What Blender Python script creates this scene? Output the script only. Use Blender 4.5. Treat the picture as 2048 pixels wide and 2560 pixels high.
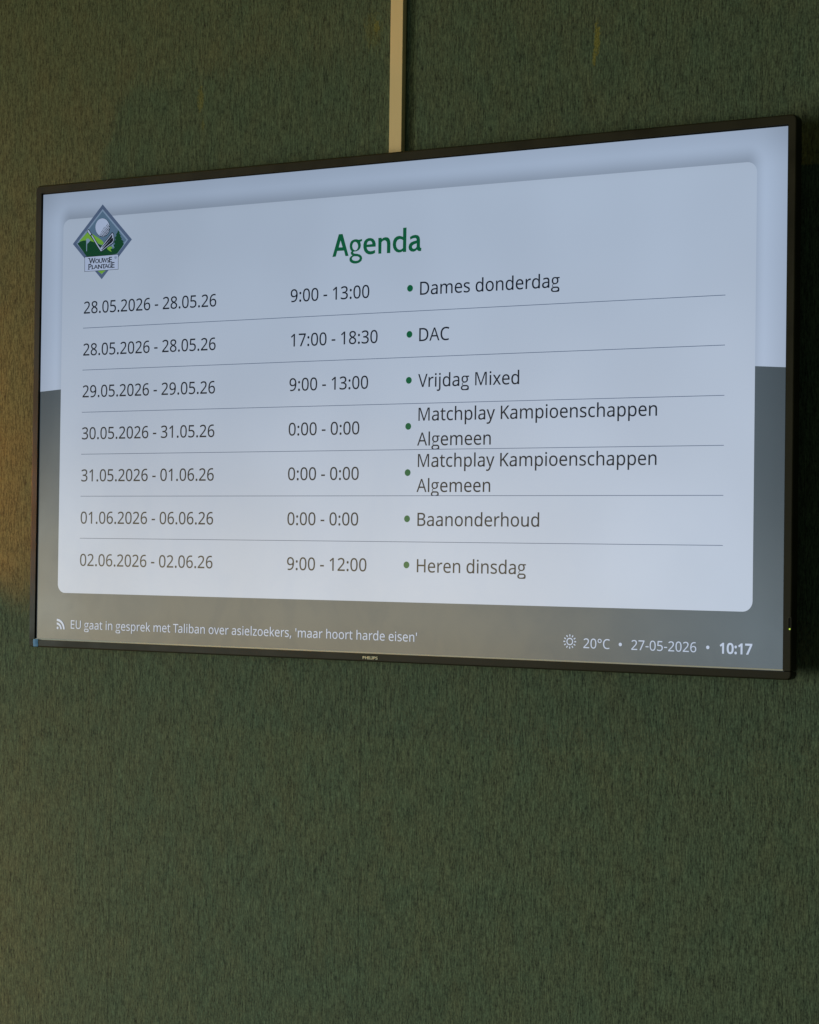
import bpy, bmesh, math
from mathutils import Matrix, Vector

# ------------------------------------------------------------------ camera
scene = bpy.context.scene
for o in list(scene.objects):
    bpy.data.objects.remove(o)
COL = scene.collection
CAM_LOC = (1.63220, -2.60950, -0.19515)
CAM_ROT = [[0.8563672, -0.0026331, 0.5163606], [0.5162025, -0.0209022, -0.8562115], [0.0130476, 0.9997781, -0.0165408]]
CAM_F = 5536.10 / 2048

cam_d = bpy.data.cameras.new('camera')
cam = bpy.data.objects.new('camera', cam_d)
COL.objects.link(cam)
cam.matrix_world = Matrix.Translation(CAM_LOC) @ Matrix(CAM_ROT).to_4x4()
cam_d.sensor_fit = 'HORIZONTAL'
cam_d.sensor_width = 36.0
cam_d.lens = 36.0 * CAM_F
cam_d.clip_start = 0.05
cam_d.clip_end = 60.0
scene.camera = cam

# ------------------------------------------------------------------ world, lamps, exposure
world = bpy.data.worlds.new('World')
scene.world = world
world.use_nodes = True
bg = world.node_tree.nodes['Background']
bg.inputs['Color'].default_value = (0.72, 1.0, 0.80, 1)
bg.inputs['Strength'].default_value = 0.062

def area_lamp(name, loc, target, sx, sy, power, color, spread=180):
    d = bpy.data.lights.new(name, 'AREA')
    d.shape = 'RECTANGLE'; d.size = sx; d.size_y = sy
    d.energy = power; d.color = color; d.spread = math.radians(spread)
    o = bpy.data.objects.new(name, d); COL.objects.link(o)
    o.location = loc
    o.rotation_euler = (Vector(target) - Vector(loc)).to_track_quat('-Z', 'Y').to_euler()
    return o

def spot_lamp(name, loc, target, power, color, angle, blend, radius):
    d = bpy.data.lights.new(name, 'SPOT')
    d.energy = power; d.color = color; d.spot_size = math.radians(angle); d.spot_blend = blend
    d.shadow_soft_size = radius
    o = bpy.data.objects.new(name, d); COL.objects.link(o)
    o.location = loc
    o.rotation_euler = (Vector(target) - Vector(loc)).to_track_quat('-Z', 'Y').to_euler()
    return o

# lit part of the room to the left: key light of the wall and warm glare on the lower screen
area_lamp('room_window_warm', (-5.3, -6.7, -1.02), (0, 0, -0.3), 4.4, 2.0, 108, (1.0, 0.78, 0.37))
# cooler daylight further round to the right
area_lamp('room_window_cool', (-2.1, -8.0, -1.30), (0.2, 0, -0.2), 1.8, 1.8, 34, (0.72, 0.90, 1.0))
# daylight further left at the height of the television, gives the cable duct its shadow
spot_lamp('room_daylight', (-6.0, -4.0, -0.6), (1.35, 0.06, -1.42), 1060, (0.82, 1.0, 1.04), 47, 1.0, 1.1)
# warm ceiling spot that washes the wall above and left of the television
spot_lamp('ceiling_spot', (-2.3, -1.5, 2.1), (0.15, 0.065, 0.75), 40, (1.0, 0.62, 0.02), 46, 0.30, 0.04)
# orange wall lamp just beyond the left edge and a weaker one lower down
spot_lamp('wall_lamp', (-1.0, -0.20, -0.12), (-0.75, 0.065, 0.35), 7.8, (1.0, 0.29, 0.0), 150, 0.07, 0.035)
spot_lamp('low_wall_lamp', (-1.15, -0.24, -0.80), (-0.74, 0.065, -0.82), 4.5, (1.0, 0.38, 0.04), 110, 0.8, 0.03)

vs = scene.view_settings
vs.view_transform = 'Standard'
vs.look = 'None'
vs.exposure = 0.0
vs.gamma = 1.0
vs.use_curve_mapping = False
scene.render.engine = 'CYCLES'
try:
    scene.cycles.use_denoising = True
    scene.cycles.denoiser = 'OPENIMAGEDENOISE'
    scene.cycles.denoising_input_passes = 'RGB_ALBEDO_NORMAL'
    scene.cycles.denoising_prefilter = 'ACCURATE'
except Exception:
    pass

# ------------------------------------------------------------------ helpers
def lin(r, g, b):
    f = lambda c: (c / 255 / 12.92) if c / 255 <= 0.04045 else ((c / 255 + 0.055) / 1.055) ** 2.4
    return (f(r), f(g), f(b), 1.0)

class Nodes:
    def __init__(self, mat):
        mat.use_nodes = True
        self.t = mat.node_tree
        self.b = self.t.nodes['Principled BSDF']
    def new(self, kind, **kw):
        n = self.t.nodes.new(kind)
        for k, v in kw.items():
            setattr(n, k, v)
        return n
    def link(self, a, b):
        self.t.links.new(a, b)
    def val(self, sock, v):
        if isinstance(v, (int, float, tuple, list)):
            sock.default_value = v
        else:
            self.link(v, sock)
    def math(self, op, a, b=0.0, c=0.0, clamp=False):
        n = self.new('ShaderNodeMath', operation=op, use_clamp=clamp)
        self.val(n.inputs[0], a); self.val(n.inputs[1], b); self.val(n.inputs[2], c)
        return n.outputs[0]
    def remap(self, v, a, b, c, d):
        n = self.new('ShaderNodeMapRange', interpolation_type='SMOOTHSTEP')
        self.val(n.inputs[0], v)
        for i, q in enumerate((a, b, c, d)):
            n.inputs[1 + i].default_value = q
        return n.outputs[0]
    def mix(self, f, a, b, blend='MIX'):
        n = self.new('ShaderNodeMix', data_type='RGBA', blend_type=blend)
        self.val(n.inputs[0], f); self.val(n.inputs[6], a); self.val(n.inputs[7], b)
        return n.outputs[2]
    def noise(self, vec, scale, detail=2.0, rough=0.5, dist=0.0):
        n = self.new('ShaderNodeTexNoise')
        self.link(vec, n.inputs['Vector'])
        n.inputs['Scale'].default_value = scale
        n.inputs['Detail'].default_value = detail
        n.inputs['Roughness'].default_value = rough
        n.inputs['Distortion'].default_value = dist
        return n.outputs['Fac']
    def stretch(self, vec, s, off=(0, 0, 0)):
        n = self.new('ShaderNodeMapping')
        self.link(vec, n.inputs['Vector'])
        n.inputs['Scale'].default_value = s
        n.inputs['Location'].default_value = off
        return n.outputs['Vector']
    def coords(self):
        c = self.new('ShaderNodeTexCoord')
        s = self.new('ShaderNodeSeparateXYZ')
        self.link(c.outputs['Object'], s.inputs[0])
        return c.outputs['Object'], s.outputs[0], s.outputs[1], s.outputs[2]

def mesh_obj(name, verts, faces, mats, parent=None, mat_ids=None, smooth=False):
    me = bpy.data.meshes.new(name)
    me.from_pydata(verts, [], faces)
    for m in (mats if isinstance(mats, (list, tuple)) else [mats]):
        me.materials.append(m)
    if mat_ids:
        for p, i in zip(me.polygons, mat_ids):
            p.material_index = i
    if smooth:
        for p in me.polygons:
            p.use_smooth = True
    me.update()
    o = bpy.data.objects.new(name, me)
    COL.objects.link(o)
    if parent:
        o.parent = parent
    return o

def bm_obj(name, bm, mats, parent=None, smooth_angle=None):
    me = bpy.data.meshes.new(name)
    bmesh.ops.recalc_face_normals(bm, faces=bm.faces[:])
    bm.to_mesh(me); bm.free()
    for m in (mats if isinstance(mats, (list, tuple)) else [mats]):
        me.materials.append(m)
    o = bpy.data.objects.new(name, me)
    COL.objects.link(o)
    if parent:
        o.parent = parent
    return o

def flat_mesh(polys, y, scale=0.001):
    """filled outlines (holes included) as a flat sheet facing the room"""
    cu = bpy.data.curves.new('outline', 'CURVE')
    cu.dimensions = '2D'; cu.fill_mode = 'BOTH'
    for s in polys:
        sp = cu.splines.new('POLY')
        sp.points.add(len(s) - 1)
        for p, q in zip(sp.points, s):
            p.co = (q[0] * scale, q[1] * scale, 0, 1)
        sp.use_cyclic_u = True
    ob = bpy.data.objects.new('outline', cu)
    COL.objects.link(ob)
    dg = bpy.context.evaluated_depsgraph_get()
    dg.update()
    me = bpy.data.meshes.new_from_object(ob.evaluated_get(dg))
    bpy.data.objects.remove(ob); bpy.data.curves.remove(cu)
    V = [(v.co.x, y, v.co.y) for v in me.vertices]
    F = []
    for p in me.polygons:
        ids = list(p.vertices)
        a, b, c = (Vector(V[i]) for i in ids[:3])
        if (b - a).cross(c - a).y > 0:
            ids.reverse()
        F.append(ids)
    bpy.data.meshes.remove(me)
    return V, F

def add_box(bm, x0, x1, y0, y1, z0, z1, bevel=0.0, seg=2, edges=None):
    r = bmesh.ops.create_cube(bm, size=1.0)
    for v in r['verts']:
        v.co = ((x0 + x1) / 2 + v.co.x * (x1 - x0), (y0 + y1) / 2 + v.co.y * (y1 - y0), (z0 + z1) / 2 + v.co.z * (z1 - z0))
    if bevel:
        es = list({e for v in r['verts'] for e in v.link_edges})
        bmesh.ops.bevel(bm, geom=es, offset=bevel, segments=seg, affect='EDGES', profile=0.5)

def tag(o, label=None, cat=None, kind=None, group=None):
    for k, v in (('label', label), ('category', cat), ('kind', kind), ('group', group)):
        if v:
            o[k] = v

# ------------------------------------------------------------------ the wall
WALL_Y = 0.065
def wall_material():
    m = bpy.data.materials.new('green_fabric_wallcovering')
    n = Nodes(m)
    vec, x, y, z = n.coords()
    slub = n.noise(n.stretch(vec, (350, 1, 38)), 1.0, 3.0, 0.55, 0.15)          # vertical slubs
    slub2 = n.noise(n.stretch(vec, (200, 1, 34), (3, 0, 7)), 1.0, 2.0, 0.5, 0.1)
    thread = n.noise(n.stretch(vec, (600, 1, 125), (1, 0, 2)), 1.0, 1.0, 0.5)    # fine yarns
    weave = n.noise(n.stretch(vec, (430, 1, 330)), 1.0, 2.0, 0.6)
    hue = n.noise(n.stretch(vec, (26, 1, 14), (9, 0, 1)), 1.0, 4.0, 0.65)
    broad = n.noise(n.stretch(vec, (7, 1, 4)), 1.0, 2.0, 0.5)
    green = (0.077, 0.108, 0.060, 1); olive = (0.091, 0.107, 0.056, 1)
    c = n.mix(n.remap(hue, 0.30, 0.70, 0, 1), green, olive)
    c = n.mix(n.remap(broad, 0.3, 0.7, 0, 0.28), c, (0.073, 0.110, 0.066, 1))
    tone = n.math('ADD', n.remap(slub, 0.30, 0.70, 0.74, 1.22), n.remap(slub2, 0.3, 0.7, -0.17, 0.17))
    tone = n.math('ADD', tone, n.remap(thread, 0.28, 0.72, -0.34, 0.34))
    tone = n.math('ADD', tone, n.remap(weave, 0.28, 0.72, -0.26, 0.26))
    dark = n.remap(n.noise(n.stretch(vec, (270, 1, 40), (5, 0, 3)), 1.0, 2.0, 0.5), 0.62, 0.74, 1.0, 0.55)
    tone = n.math('MULTIPLY', tone, dark)
    # joins between the strips of wallcovering
    for sx, amt in ((-0.508, 0.26), (-0.057, 0.30), (0.394, 0.12)):
        d = n.math('ABSOLUTE', n.math('SUBTRACT', x, sx))
        tone = n.math('MULTIPLY', tone, n.remap(d, 0.0006, 0.0018, 1.0 - amt, 1.0))
    c = n.mix(1.0, c, (1, 1, 1, 1), 'MULTIPLY')
    mul = n.new('ShaderNodeVectorMath', operation='SCALE')
    n.link(c, mul.inputs[0]); n.link(tone, mul.inputs['Scale'])
    col = mul.outputs[0]
    # yellowed torn glue spots
    rag = n.noise(n.stretch(vec, (260, 1, 150), (2, 0, 5)), 1.0, 3.0, 0.7, 0.6)
    for cx, cz, rx, rz, s in STAINS:
        dx = n.math('DIVIDE', n.math('SUBTRACT', x, cx), rx)
        dz = n.math('DIVIDE', n.math('SUBTRACT', z, cz), rz)
        d = n.math('SQRT', n.math('ADD', n.math('MULTIPLY', dx, dx), n.math('MULTIPLY', dz, dz)))
        d = n.math('ADD', d, n.math('MULTIPLY', n.math('SUBTRACT', rag, 0.5), 2.6))
        f = n.remap(d, 0.55, 1.05, s, 0.0)
        col = n.mix(f, col, n.mix(n.remap(weave, 0.3, 0.7, 0, 1), (0.130, 0.120, 0.012, 1), (0.30, 0.25, 0.04, 1)))
    n.link(col, n.b.inputs['Base Color'])
    n.b.inputs['Roughness'].default_value = 0.85
    n.b.inputs['Specular IOR Level'].default_value = 0.25
    try:
        n.b.inputs['Sheen Weight'].default_value = 0.08
    except Exception:
        pass
    bump = n.new('ShaderNodeBump')
    bump.inputs['Strength'].default_value = 0.35
    bump.inputs['Distance'].default_value = 0.0012
    h = n.math('ADD', slub, n.math('MULTIPLY', thread, 0.5))
    n.link(h, bump.inputs['Height'])
    n.link(bump.outputs[0], n.b.inputs['Normal'])
    return m

STAINS = [(-0.357, 0.476, 0.0060, 0.022, 0.42), (-0.352, 0.437, 0.003, 0.010, 0.28),
          (0.305, 0.497, 0.0052, 0.024, 0.75), (0.301, 0.470, 0.003, 0.013, 0.65),
          (-0.052, 0.545, 0.017, 0.030, 0.20), (-0.046, 0.552, 0.006, 0.011, 0.45)]
m_wall = wall_material()
bm = bmesh.new()
add_box(bm, -3.2, 3.2, WALL_Y, WALL_Y + 0.12, -2.2, 2.2)
wall = bm_obj('wall', bm, m_wall)
tag(wall, 'wall covered in mottled green slubbed fabric behind the television', 'wall', 'structure')

# ------------------------------------------------------------------ cable duct
m_duct = bpy.data.materials.new('beige_duct_plastic')
n = Nodes(m_duct)
vec, x, y, z = n.coords()
g = n.noise(n.stretch(vec, (60, 60, 9)), 1.0, 3.0, 0.55)
n.link(n.mix(n.remap(g, 0.3, 0.7, 0, 1), (0.87, 0.62, 0.295, 1), (0.91, 0.655, 0.32, 1)), n.b.inputs['Base Color'])
n.b.inputs['Roughness'].default_value = 0.5
duct = bpy.data.objects.new('cable_duct', None)
COL.objects.link(duct)
duct.location = (-0.0065, WALL_Y, 0.30)
tag(duct, 'narrow beige plastic cable duct running up the wall above the television', 'cable duct')
bm = bmesh.new()
add_box(bm, -0.0100, 0.0100, -0.0070, -0.0002, 0.0, 1.6)
bm_obj('base_channel', bm, m_duct, duct)
bm = bmesh.new()
add_box(bm, -0.0103, 0.0103, -0.0100, -0.0072, 0.0, 1.6, 0.0006, 2)
bm_obj('cover', bm, m_duct, duct)

# ------------------------------------------------------------------ television
tv = bpy.data.objects.new('television', None)
COL.objects.link(tv)
tag(tv, 'flat black framed television on the green wall showing a club agenda', 'television')

m_bezel = bpy.data.materials.new('bezel_plastic')
n = Nodes(m_bezel)
vec, x, y, z = n.coords()
g = n.noise(n.stretch(vec, (16, 16, 16)), 1.0, 3.0, 0.6)
f = n.noise(n.stretch(vec, (900, 900, 900)), 1.0, 1.0, 0.5)
n.link(n.mix(n.remap(g, 0.35, 0.65, 0, 1), (0.0175, 0.0150, 0.0062, 1), (0.0250, 0.0215, 0.0095, 1)), n.b.inputs['Base Color'])
n.link(n.remap(g, 0.3, 0.7, 0.40, 0.55), n.b.inputs['Roughness'])
n.b.inputs['Specular IOR Level'].default_value = 0.15
bp = n.new('ShaderNodeBump'); bp.inputs['Strength'].default_value = 0.04; bp.inputs['Distance'].default_value = 0.0003
n.link(f, bp.inputs['Height']); n.link(bp.outputs[0], n.b.inputs['Normal'])

m_black = bpy.data.materials.new('black_housing')
n = Nodes(m_black)
vec, x, y, z = n.coords()
g = n.noise(vec, 40.0, 3.0, 0.6)
n.link(n.mix(g, (0.006, 0.006, 0.006, 1), (0.012, 0.012, 0.011, 1)), n.b.inputs['Base Color'])
n.b.inputs['Roughness'].default_value = 0.55

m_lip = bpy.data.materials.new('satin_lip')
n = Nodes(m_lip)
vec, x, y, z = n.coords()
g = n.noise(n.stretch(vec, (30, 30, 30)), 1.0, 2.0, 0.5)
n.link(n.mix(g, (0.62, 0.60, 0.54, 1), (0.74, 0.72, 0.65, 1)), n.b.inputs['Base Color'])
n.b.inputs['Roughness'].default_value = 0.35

def frame_profile(xi, zi_lo, zi_hi, xo, zo_lo, zo_hi, r, y0, y1, bottom):
    """side and top rails (or the bottom rail) with rounded outer corners and softened front edges"""
    bm = bmesh.new()
    def ring(inset, y):
        pts = []
        if bottom:
            pts += [(-xo + inset, zo_hi), (-xo + inset, zo_lo + r)]
            for k in range(1, 7):
                a = math.pi + k / 6 * math.pi / 2
                pts.append((-xo + r + (r - inset) * math.cos(a), zo_lo + r + (r - inset) * math.sin(a)))
            for k in range(0, 7):
                a = 1.5 * math.pi + k / 6 * math.pi / 2
                pts.append((xo - r + (r - inset) * math.cos(a), zo_lo + r + (r - inset) * math.sin(a)))
            pts.append((xo - inset, zo_hi))
        else:
            pts.append((-xo + inset, zo_lo))
            pts.append((-xo + inset, zo_hi - r))
            for k in range(1, 7):
                a = math.pi - k / 6 * math.pi / 2
                pts.append((-xo + r + (r - inset) * math.cos(a), zo_hi - r + (r - inset) * math.sin(a)))
            for k in range(0, 7):
                a = math.pi / 2 - k / 6 * math.pi / 2
                pts.append((xo - r + (r - inset) * math.cos(a), zo_hi - r + (r - inset) * math.sin(a)))
            pts.append((xo - inset, zo_lo))
        return [bm.verts.new((px, y, pz)) for px, pz in pts]
    e = 0.0022
    rings = [ring(0.0, y1)]
    for k in range(5):
        a = k / 4 * math.pi / 2
        rings.append(ring(e * (1 - math.cos(a)), y0 + e * (1 - math.sin(a))))
    m = len(rings[0])
    for A, B in zip(rings, rings[1:]):
        for i in range(m - 1):
            bm.faces.new((A[i], A[i + 1], B[i + 1], B[i]))
    last = rings[-1]
    # inner edge of the rail: same number of points, folded on to the inner rectangle
    inner_f, inner_b = [], []
    for v in last:
        if bottom:
            p = (v.co.x, zi_lo)
        elif v is last[0] or v is last[-1]:
            p = (math.copysign(xi, v.co.x), zo_lo)
        else:
            p = (max(-xi, min(xi, v.co.x)), min(zi_hi, v.co.z))
        inner_f.append(bm.verts.new((p[0], y0, p[1])))
        inner_b.append(bm.verts.new((p[0], y1, p[1])))
    for i in range(m - 1):
        bm.faces.new((last[i], last[i + 1], inner_f[i + 1], inner_f[i]))
        bm.faces.new((inner_f[i], inner_f[i + 1], inner_b[i + 1], inner_b[i]))
        bm.faces.new((inner_b[i], inner_b[i + 1], rings[0][i + 1], rings[0][i]))
    # end caps
    for i in (0, m - 1):
        loop = [R_[i] for R_ in rings] + [inner_f[i], inner_b[i]]
        bm.faces.new(loop)
    bmesh.ops.remove_doubles(bm, verts=bm.verts[:], dist=1e-6)
    bmesh.ops.dissolve_degenerate(bm, edges=bm.edges[:], dist=1e-6)
    return bm

XO, ZT, ZB, SEAM = 0.6178, 0.3545, -0.3528, -0.3418
bm = frame_profile(0.6066, None, 0.3422, XO, SEAM + 0.0004, ZT, 0.0075, -0.003, 0.014, False)
bm_obj('bezel', bm, m_bezel, tv)
bm = frame_profile(0.6066, SEAM - 0.0004, None, XO, ZB, SEAM - 0.0004, 0.0065, -0.0030, 0.014, True)
bottom_rail = bm_obj('bottom_rail', bm, m_bezel, tv)
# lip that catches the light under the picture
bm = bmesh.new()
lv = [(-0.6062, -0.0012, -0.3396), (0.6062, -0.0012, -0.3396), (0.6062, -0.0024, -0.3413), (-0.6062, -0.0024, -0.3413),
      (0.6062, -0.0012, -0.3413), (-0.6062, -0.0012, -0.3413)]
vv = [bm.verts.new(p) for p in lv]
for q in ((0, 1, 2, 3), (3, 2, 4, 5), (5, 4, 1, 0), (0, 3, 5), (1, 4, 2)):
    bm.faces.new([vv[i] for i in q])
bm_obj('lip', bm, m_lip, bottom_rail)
# rear housing and bracket
bm = bmesh.new()
add_box(bm, -0.606, 0.606, 0.0142, 0.030, -0.344, 0.346, 0.006, 3)
add_box(bm, -0.44, 0.44, 0.0302, 0.046, -0.31, 0.10, 0.010, 3)
bm_obj('rear_housing', bm, m_black, tv)
bm = bmesh.new()
add_box(bm, -0.23, 0.23, 0.0465, WALL_Y - 0.0002, -0.12, 0.02, 0.002, 1)
bm_obj('wall_bracket', bm, m_black, tv)

# --- picture
def screen_mat(name, rgb, shadow=False):
    """lit pixels behind a matt anti-glare front: emission plus a fresnel weighted satin reflection"""
    m = bpy.data.materials.new(name)
    n = Nodes(m)
    vec, x, y, z = n.coords()
    n.t.nodes.remove(n.b)
    out = next(q for q in n.t.nodes if q.type == 'OUTPUT_MATERIAL')
    gl = n.new('ShaderNodeBsdfGlossy', distribution='BECKMANN')
    smear = n.noise(n.stretch(vec, (7, 7, 5)), 1.0, 4.0, 0.6, 0.6)
    n.link(n.remap(smear, 0.3, 0.7, SCREEN_ROUGH - 0.010, SCREEN_ROUGH + 0.016), gl.inputs['Roughness'])
    smudge = n.noise(n.stretch(vec, (16, 16, 11)), 1.0, 4.0, 0.65, 1.2)
    g = n.remap(smudge, 0.3, 0.62, 0.90, 1.02)
    comb = n.new('ShaderNodeCombineColor')
    for i in range(3):
        n.link(g, comb.inputs[i])
    n.link(comb.outputs[0], gl.inputs['Color'])
    base = n.new('ShaderNodeBsdfDiffuse')
    base.inputs['Color'].default_value = (0.008, 0.008, 0.009, 1)
    fr = n.new('ShaderNodeFresnel'); fr.inputs['IOR'].default_value = 1.5
    mix = n.new('ShaderNodeMixShader')
    n.link(fr.outputs[0], mix.inputs[0]); n.link(base.outputs[0], mix.inputs[1]); n.link(gl.outputs[0], mix.inputs[2])
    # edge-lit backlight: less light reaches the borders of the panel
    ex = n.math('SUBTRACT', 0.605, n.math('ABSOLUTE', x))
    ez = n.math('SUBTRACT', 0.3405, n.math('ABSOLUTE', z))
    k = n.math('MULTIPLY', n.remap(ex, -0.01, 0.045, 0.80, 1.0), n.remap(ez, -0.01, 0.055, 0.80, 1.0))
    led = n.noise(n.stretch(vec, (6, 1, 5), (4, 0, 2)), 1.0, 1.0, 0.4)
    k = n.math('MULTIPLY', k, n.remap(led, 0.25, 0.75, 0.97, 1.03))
    k = n.math('MULTIPLY', k, n.remap(x, -0.60, 0.45, 0.90, 1.03))  # viewing-angle falloff painted into the emission, dimmer on the left
    k = n.math('MULTIPLY', k, n.remap(z, -0.34, 0.40, 1.01, 0.90))  # dimming from the oblique view, painted in towards the top
    if shadow:      # soft drop shadow drawn round the card in the picture on the screen
        qx = n.math('MAXIMUM', n.math('SUBTRACT', n.math('ABSOLUTE', x), 0.550), 0.0)
        zz = n.math('SUBTRACT', z, 0.025)
        qz = n.math('MAXIMUM', n.math('SUBTRACT', n.math('ABSOLUTE', zz), 0.271), 0.0)
        d = n.math('SQRT', n.math('ADD', n.math('MULTIPLY', qx, qx), n.math('MULTIPLY', qz, qz)))
        k = n.math('MULTIPLY', k, n.remap(d, -0.002, 0.028, 0.60, 1.0))
    # viewing-angle colour shift painted into the emission, bluer towards the upper edge
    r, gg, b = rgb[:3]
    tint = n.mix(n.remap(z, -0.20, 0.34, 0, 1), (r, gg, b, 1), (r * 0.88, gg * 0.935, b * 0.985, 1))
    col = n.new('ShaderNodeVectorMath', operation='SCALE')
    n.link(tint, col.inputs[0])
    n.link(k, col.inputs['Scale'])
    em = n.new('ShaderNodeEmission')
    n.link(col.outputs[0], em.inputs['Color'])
    add = n.new('ShaderNodeAddShader')
    n.link(mix.outputs[0], add.inputs[0]); n.link(em.outputs[0], add.inputs[1])
    n.link(add.outputs[0], out.inputs['Surface'])
    return m

SCREEN_ROUGH = 0.21
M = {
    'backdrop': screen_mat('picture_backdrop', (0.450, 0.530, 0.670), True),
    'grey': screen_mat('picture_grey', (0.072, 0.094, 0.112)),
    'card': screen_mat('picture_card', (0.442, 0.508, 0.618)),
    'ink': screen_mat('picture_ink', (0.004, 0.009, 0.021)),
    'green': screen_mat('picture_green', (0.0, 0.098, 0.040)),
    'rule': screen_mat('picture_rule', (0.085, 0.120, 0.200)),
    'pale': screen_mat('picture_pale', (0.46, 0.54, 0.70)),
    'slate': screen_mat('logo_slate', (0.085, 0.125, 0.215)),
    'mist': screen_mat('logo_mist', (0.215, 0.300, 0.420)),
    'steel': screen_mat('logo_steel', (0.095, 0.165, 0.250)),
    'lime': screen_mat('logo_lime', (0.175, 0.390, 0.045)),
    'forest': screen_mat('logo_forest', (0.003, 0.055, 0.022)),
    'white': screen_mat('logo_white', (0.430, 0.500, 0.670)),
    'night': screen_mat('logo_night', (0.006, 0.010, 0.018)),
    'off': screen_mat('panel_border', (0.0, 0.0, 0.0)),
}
# panel: black border slab with the lit picture as its front
V, F, ids = [], [], []
def addq(pts, mi):
    b = len(V)
    V.extend(pts); F.append(tuple(range(b, b + len(pts)))); ids.append(mi)
XB, ZBt, ZBb = 0.6069, 0.3425, -0.3421
for q in (((-XB, .0004, ZBb), (XB, .0004, ZBb), (XB, .0004, ZBt), (-XB, .0004, ZBt)),
          ((-XB, .012, ZBt), (XB, .012, ZBt), (XB, .012, ZBb), (-XB, .012, ZBb)),
          ((-XB, .0004, ZBt), (XB, .0004, ZBt), (XB, .012, ZBt), (-XB, .012, ZBt)),
          ((-XB, .012, ZBb), (XB, .012, ZBb), (XB, .0004, ZBb), (-XB, .0004, ZBb)),
          ((-XB, .012, ZBb), (-XB, .0004, ZBb), (-XB, .0004, ZBt), (-XB, .012, ZBt)),
          ((XB, .0004, ZBb), (XB, .012, ZBb), (XB, .012, ZBt), (XB, .0004, ZBt))):
    addq(list(q), 2)
NSEG = 48
arch = []
for i in range(NSEG + 1):
    xx = -0.605 + 1.21 * i / NSEG
    arch.append((xx, 0.0584 - 0.0563 * xx * xx))
for (xa, za), (xb, zb) in zip(arch, arch[1:]):
    addq([(xa, 0, za), (xb, 0, zb), (xb, 0, 0.3404), (xa, 0, 0.3404)], 0)
    addq([(xa, 0, -0.3405), (xb, 0, -0.3405), (xb, 0, zb), (xa, 0, za)], 1)
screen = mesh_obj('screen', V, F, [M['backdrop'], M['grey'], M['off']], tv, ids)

# rounded card
def rounded(x0, x1, z0, z1, r):
    p = []
    for cx, cz, a0 in ((x1 - r, z1 - r, 0), (x0 + r, z1 - r, 90), (x0 + r, z0 + r, 180), (x1 - r, z0 + r, 270)):
        for k in range(9):
            a = math.radians(a0 + k * 90 / 8)
            p.append([cx + r * math.cos(a), cz + r * math.sin(a)])
    return p
V, F = flat_mesh([rounded(-564.2, 564.2, -269.1, 299.2, 13.5)], -0.0003)
card = mesh_obj('agenda_card', V, F, M['card'], screen)

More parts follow.
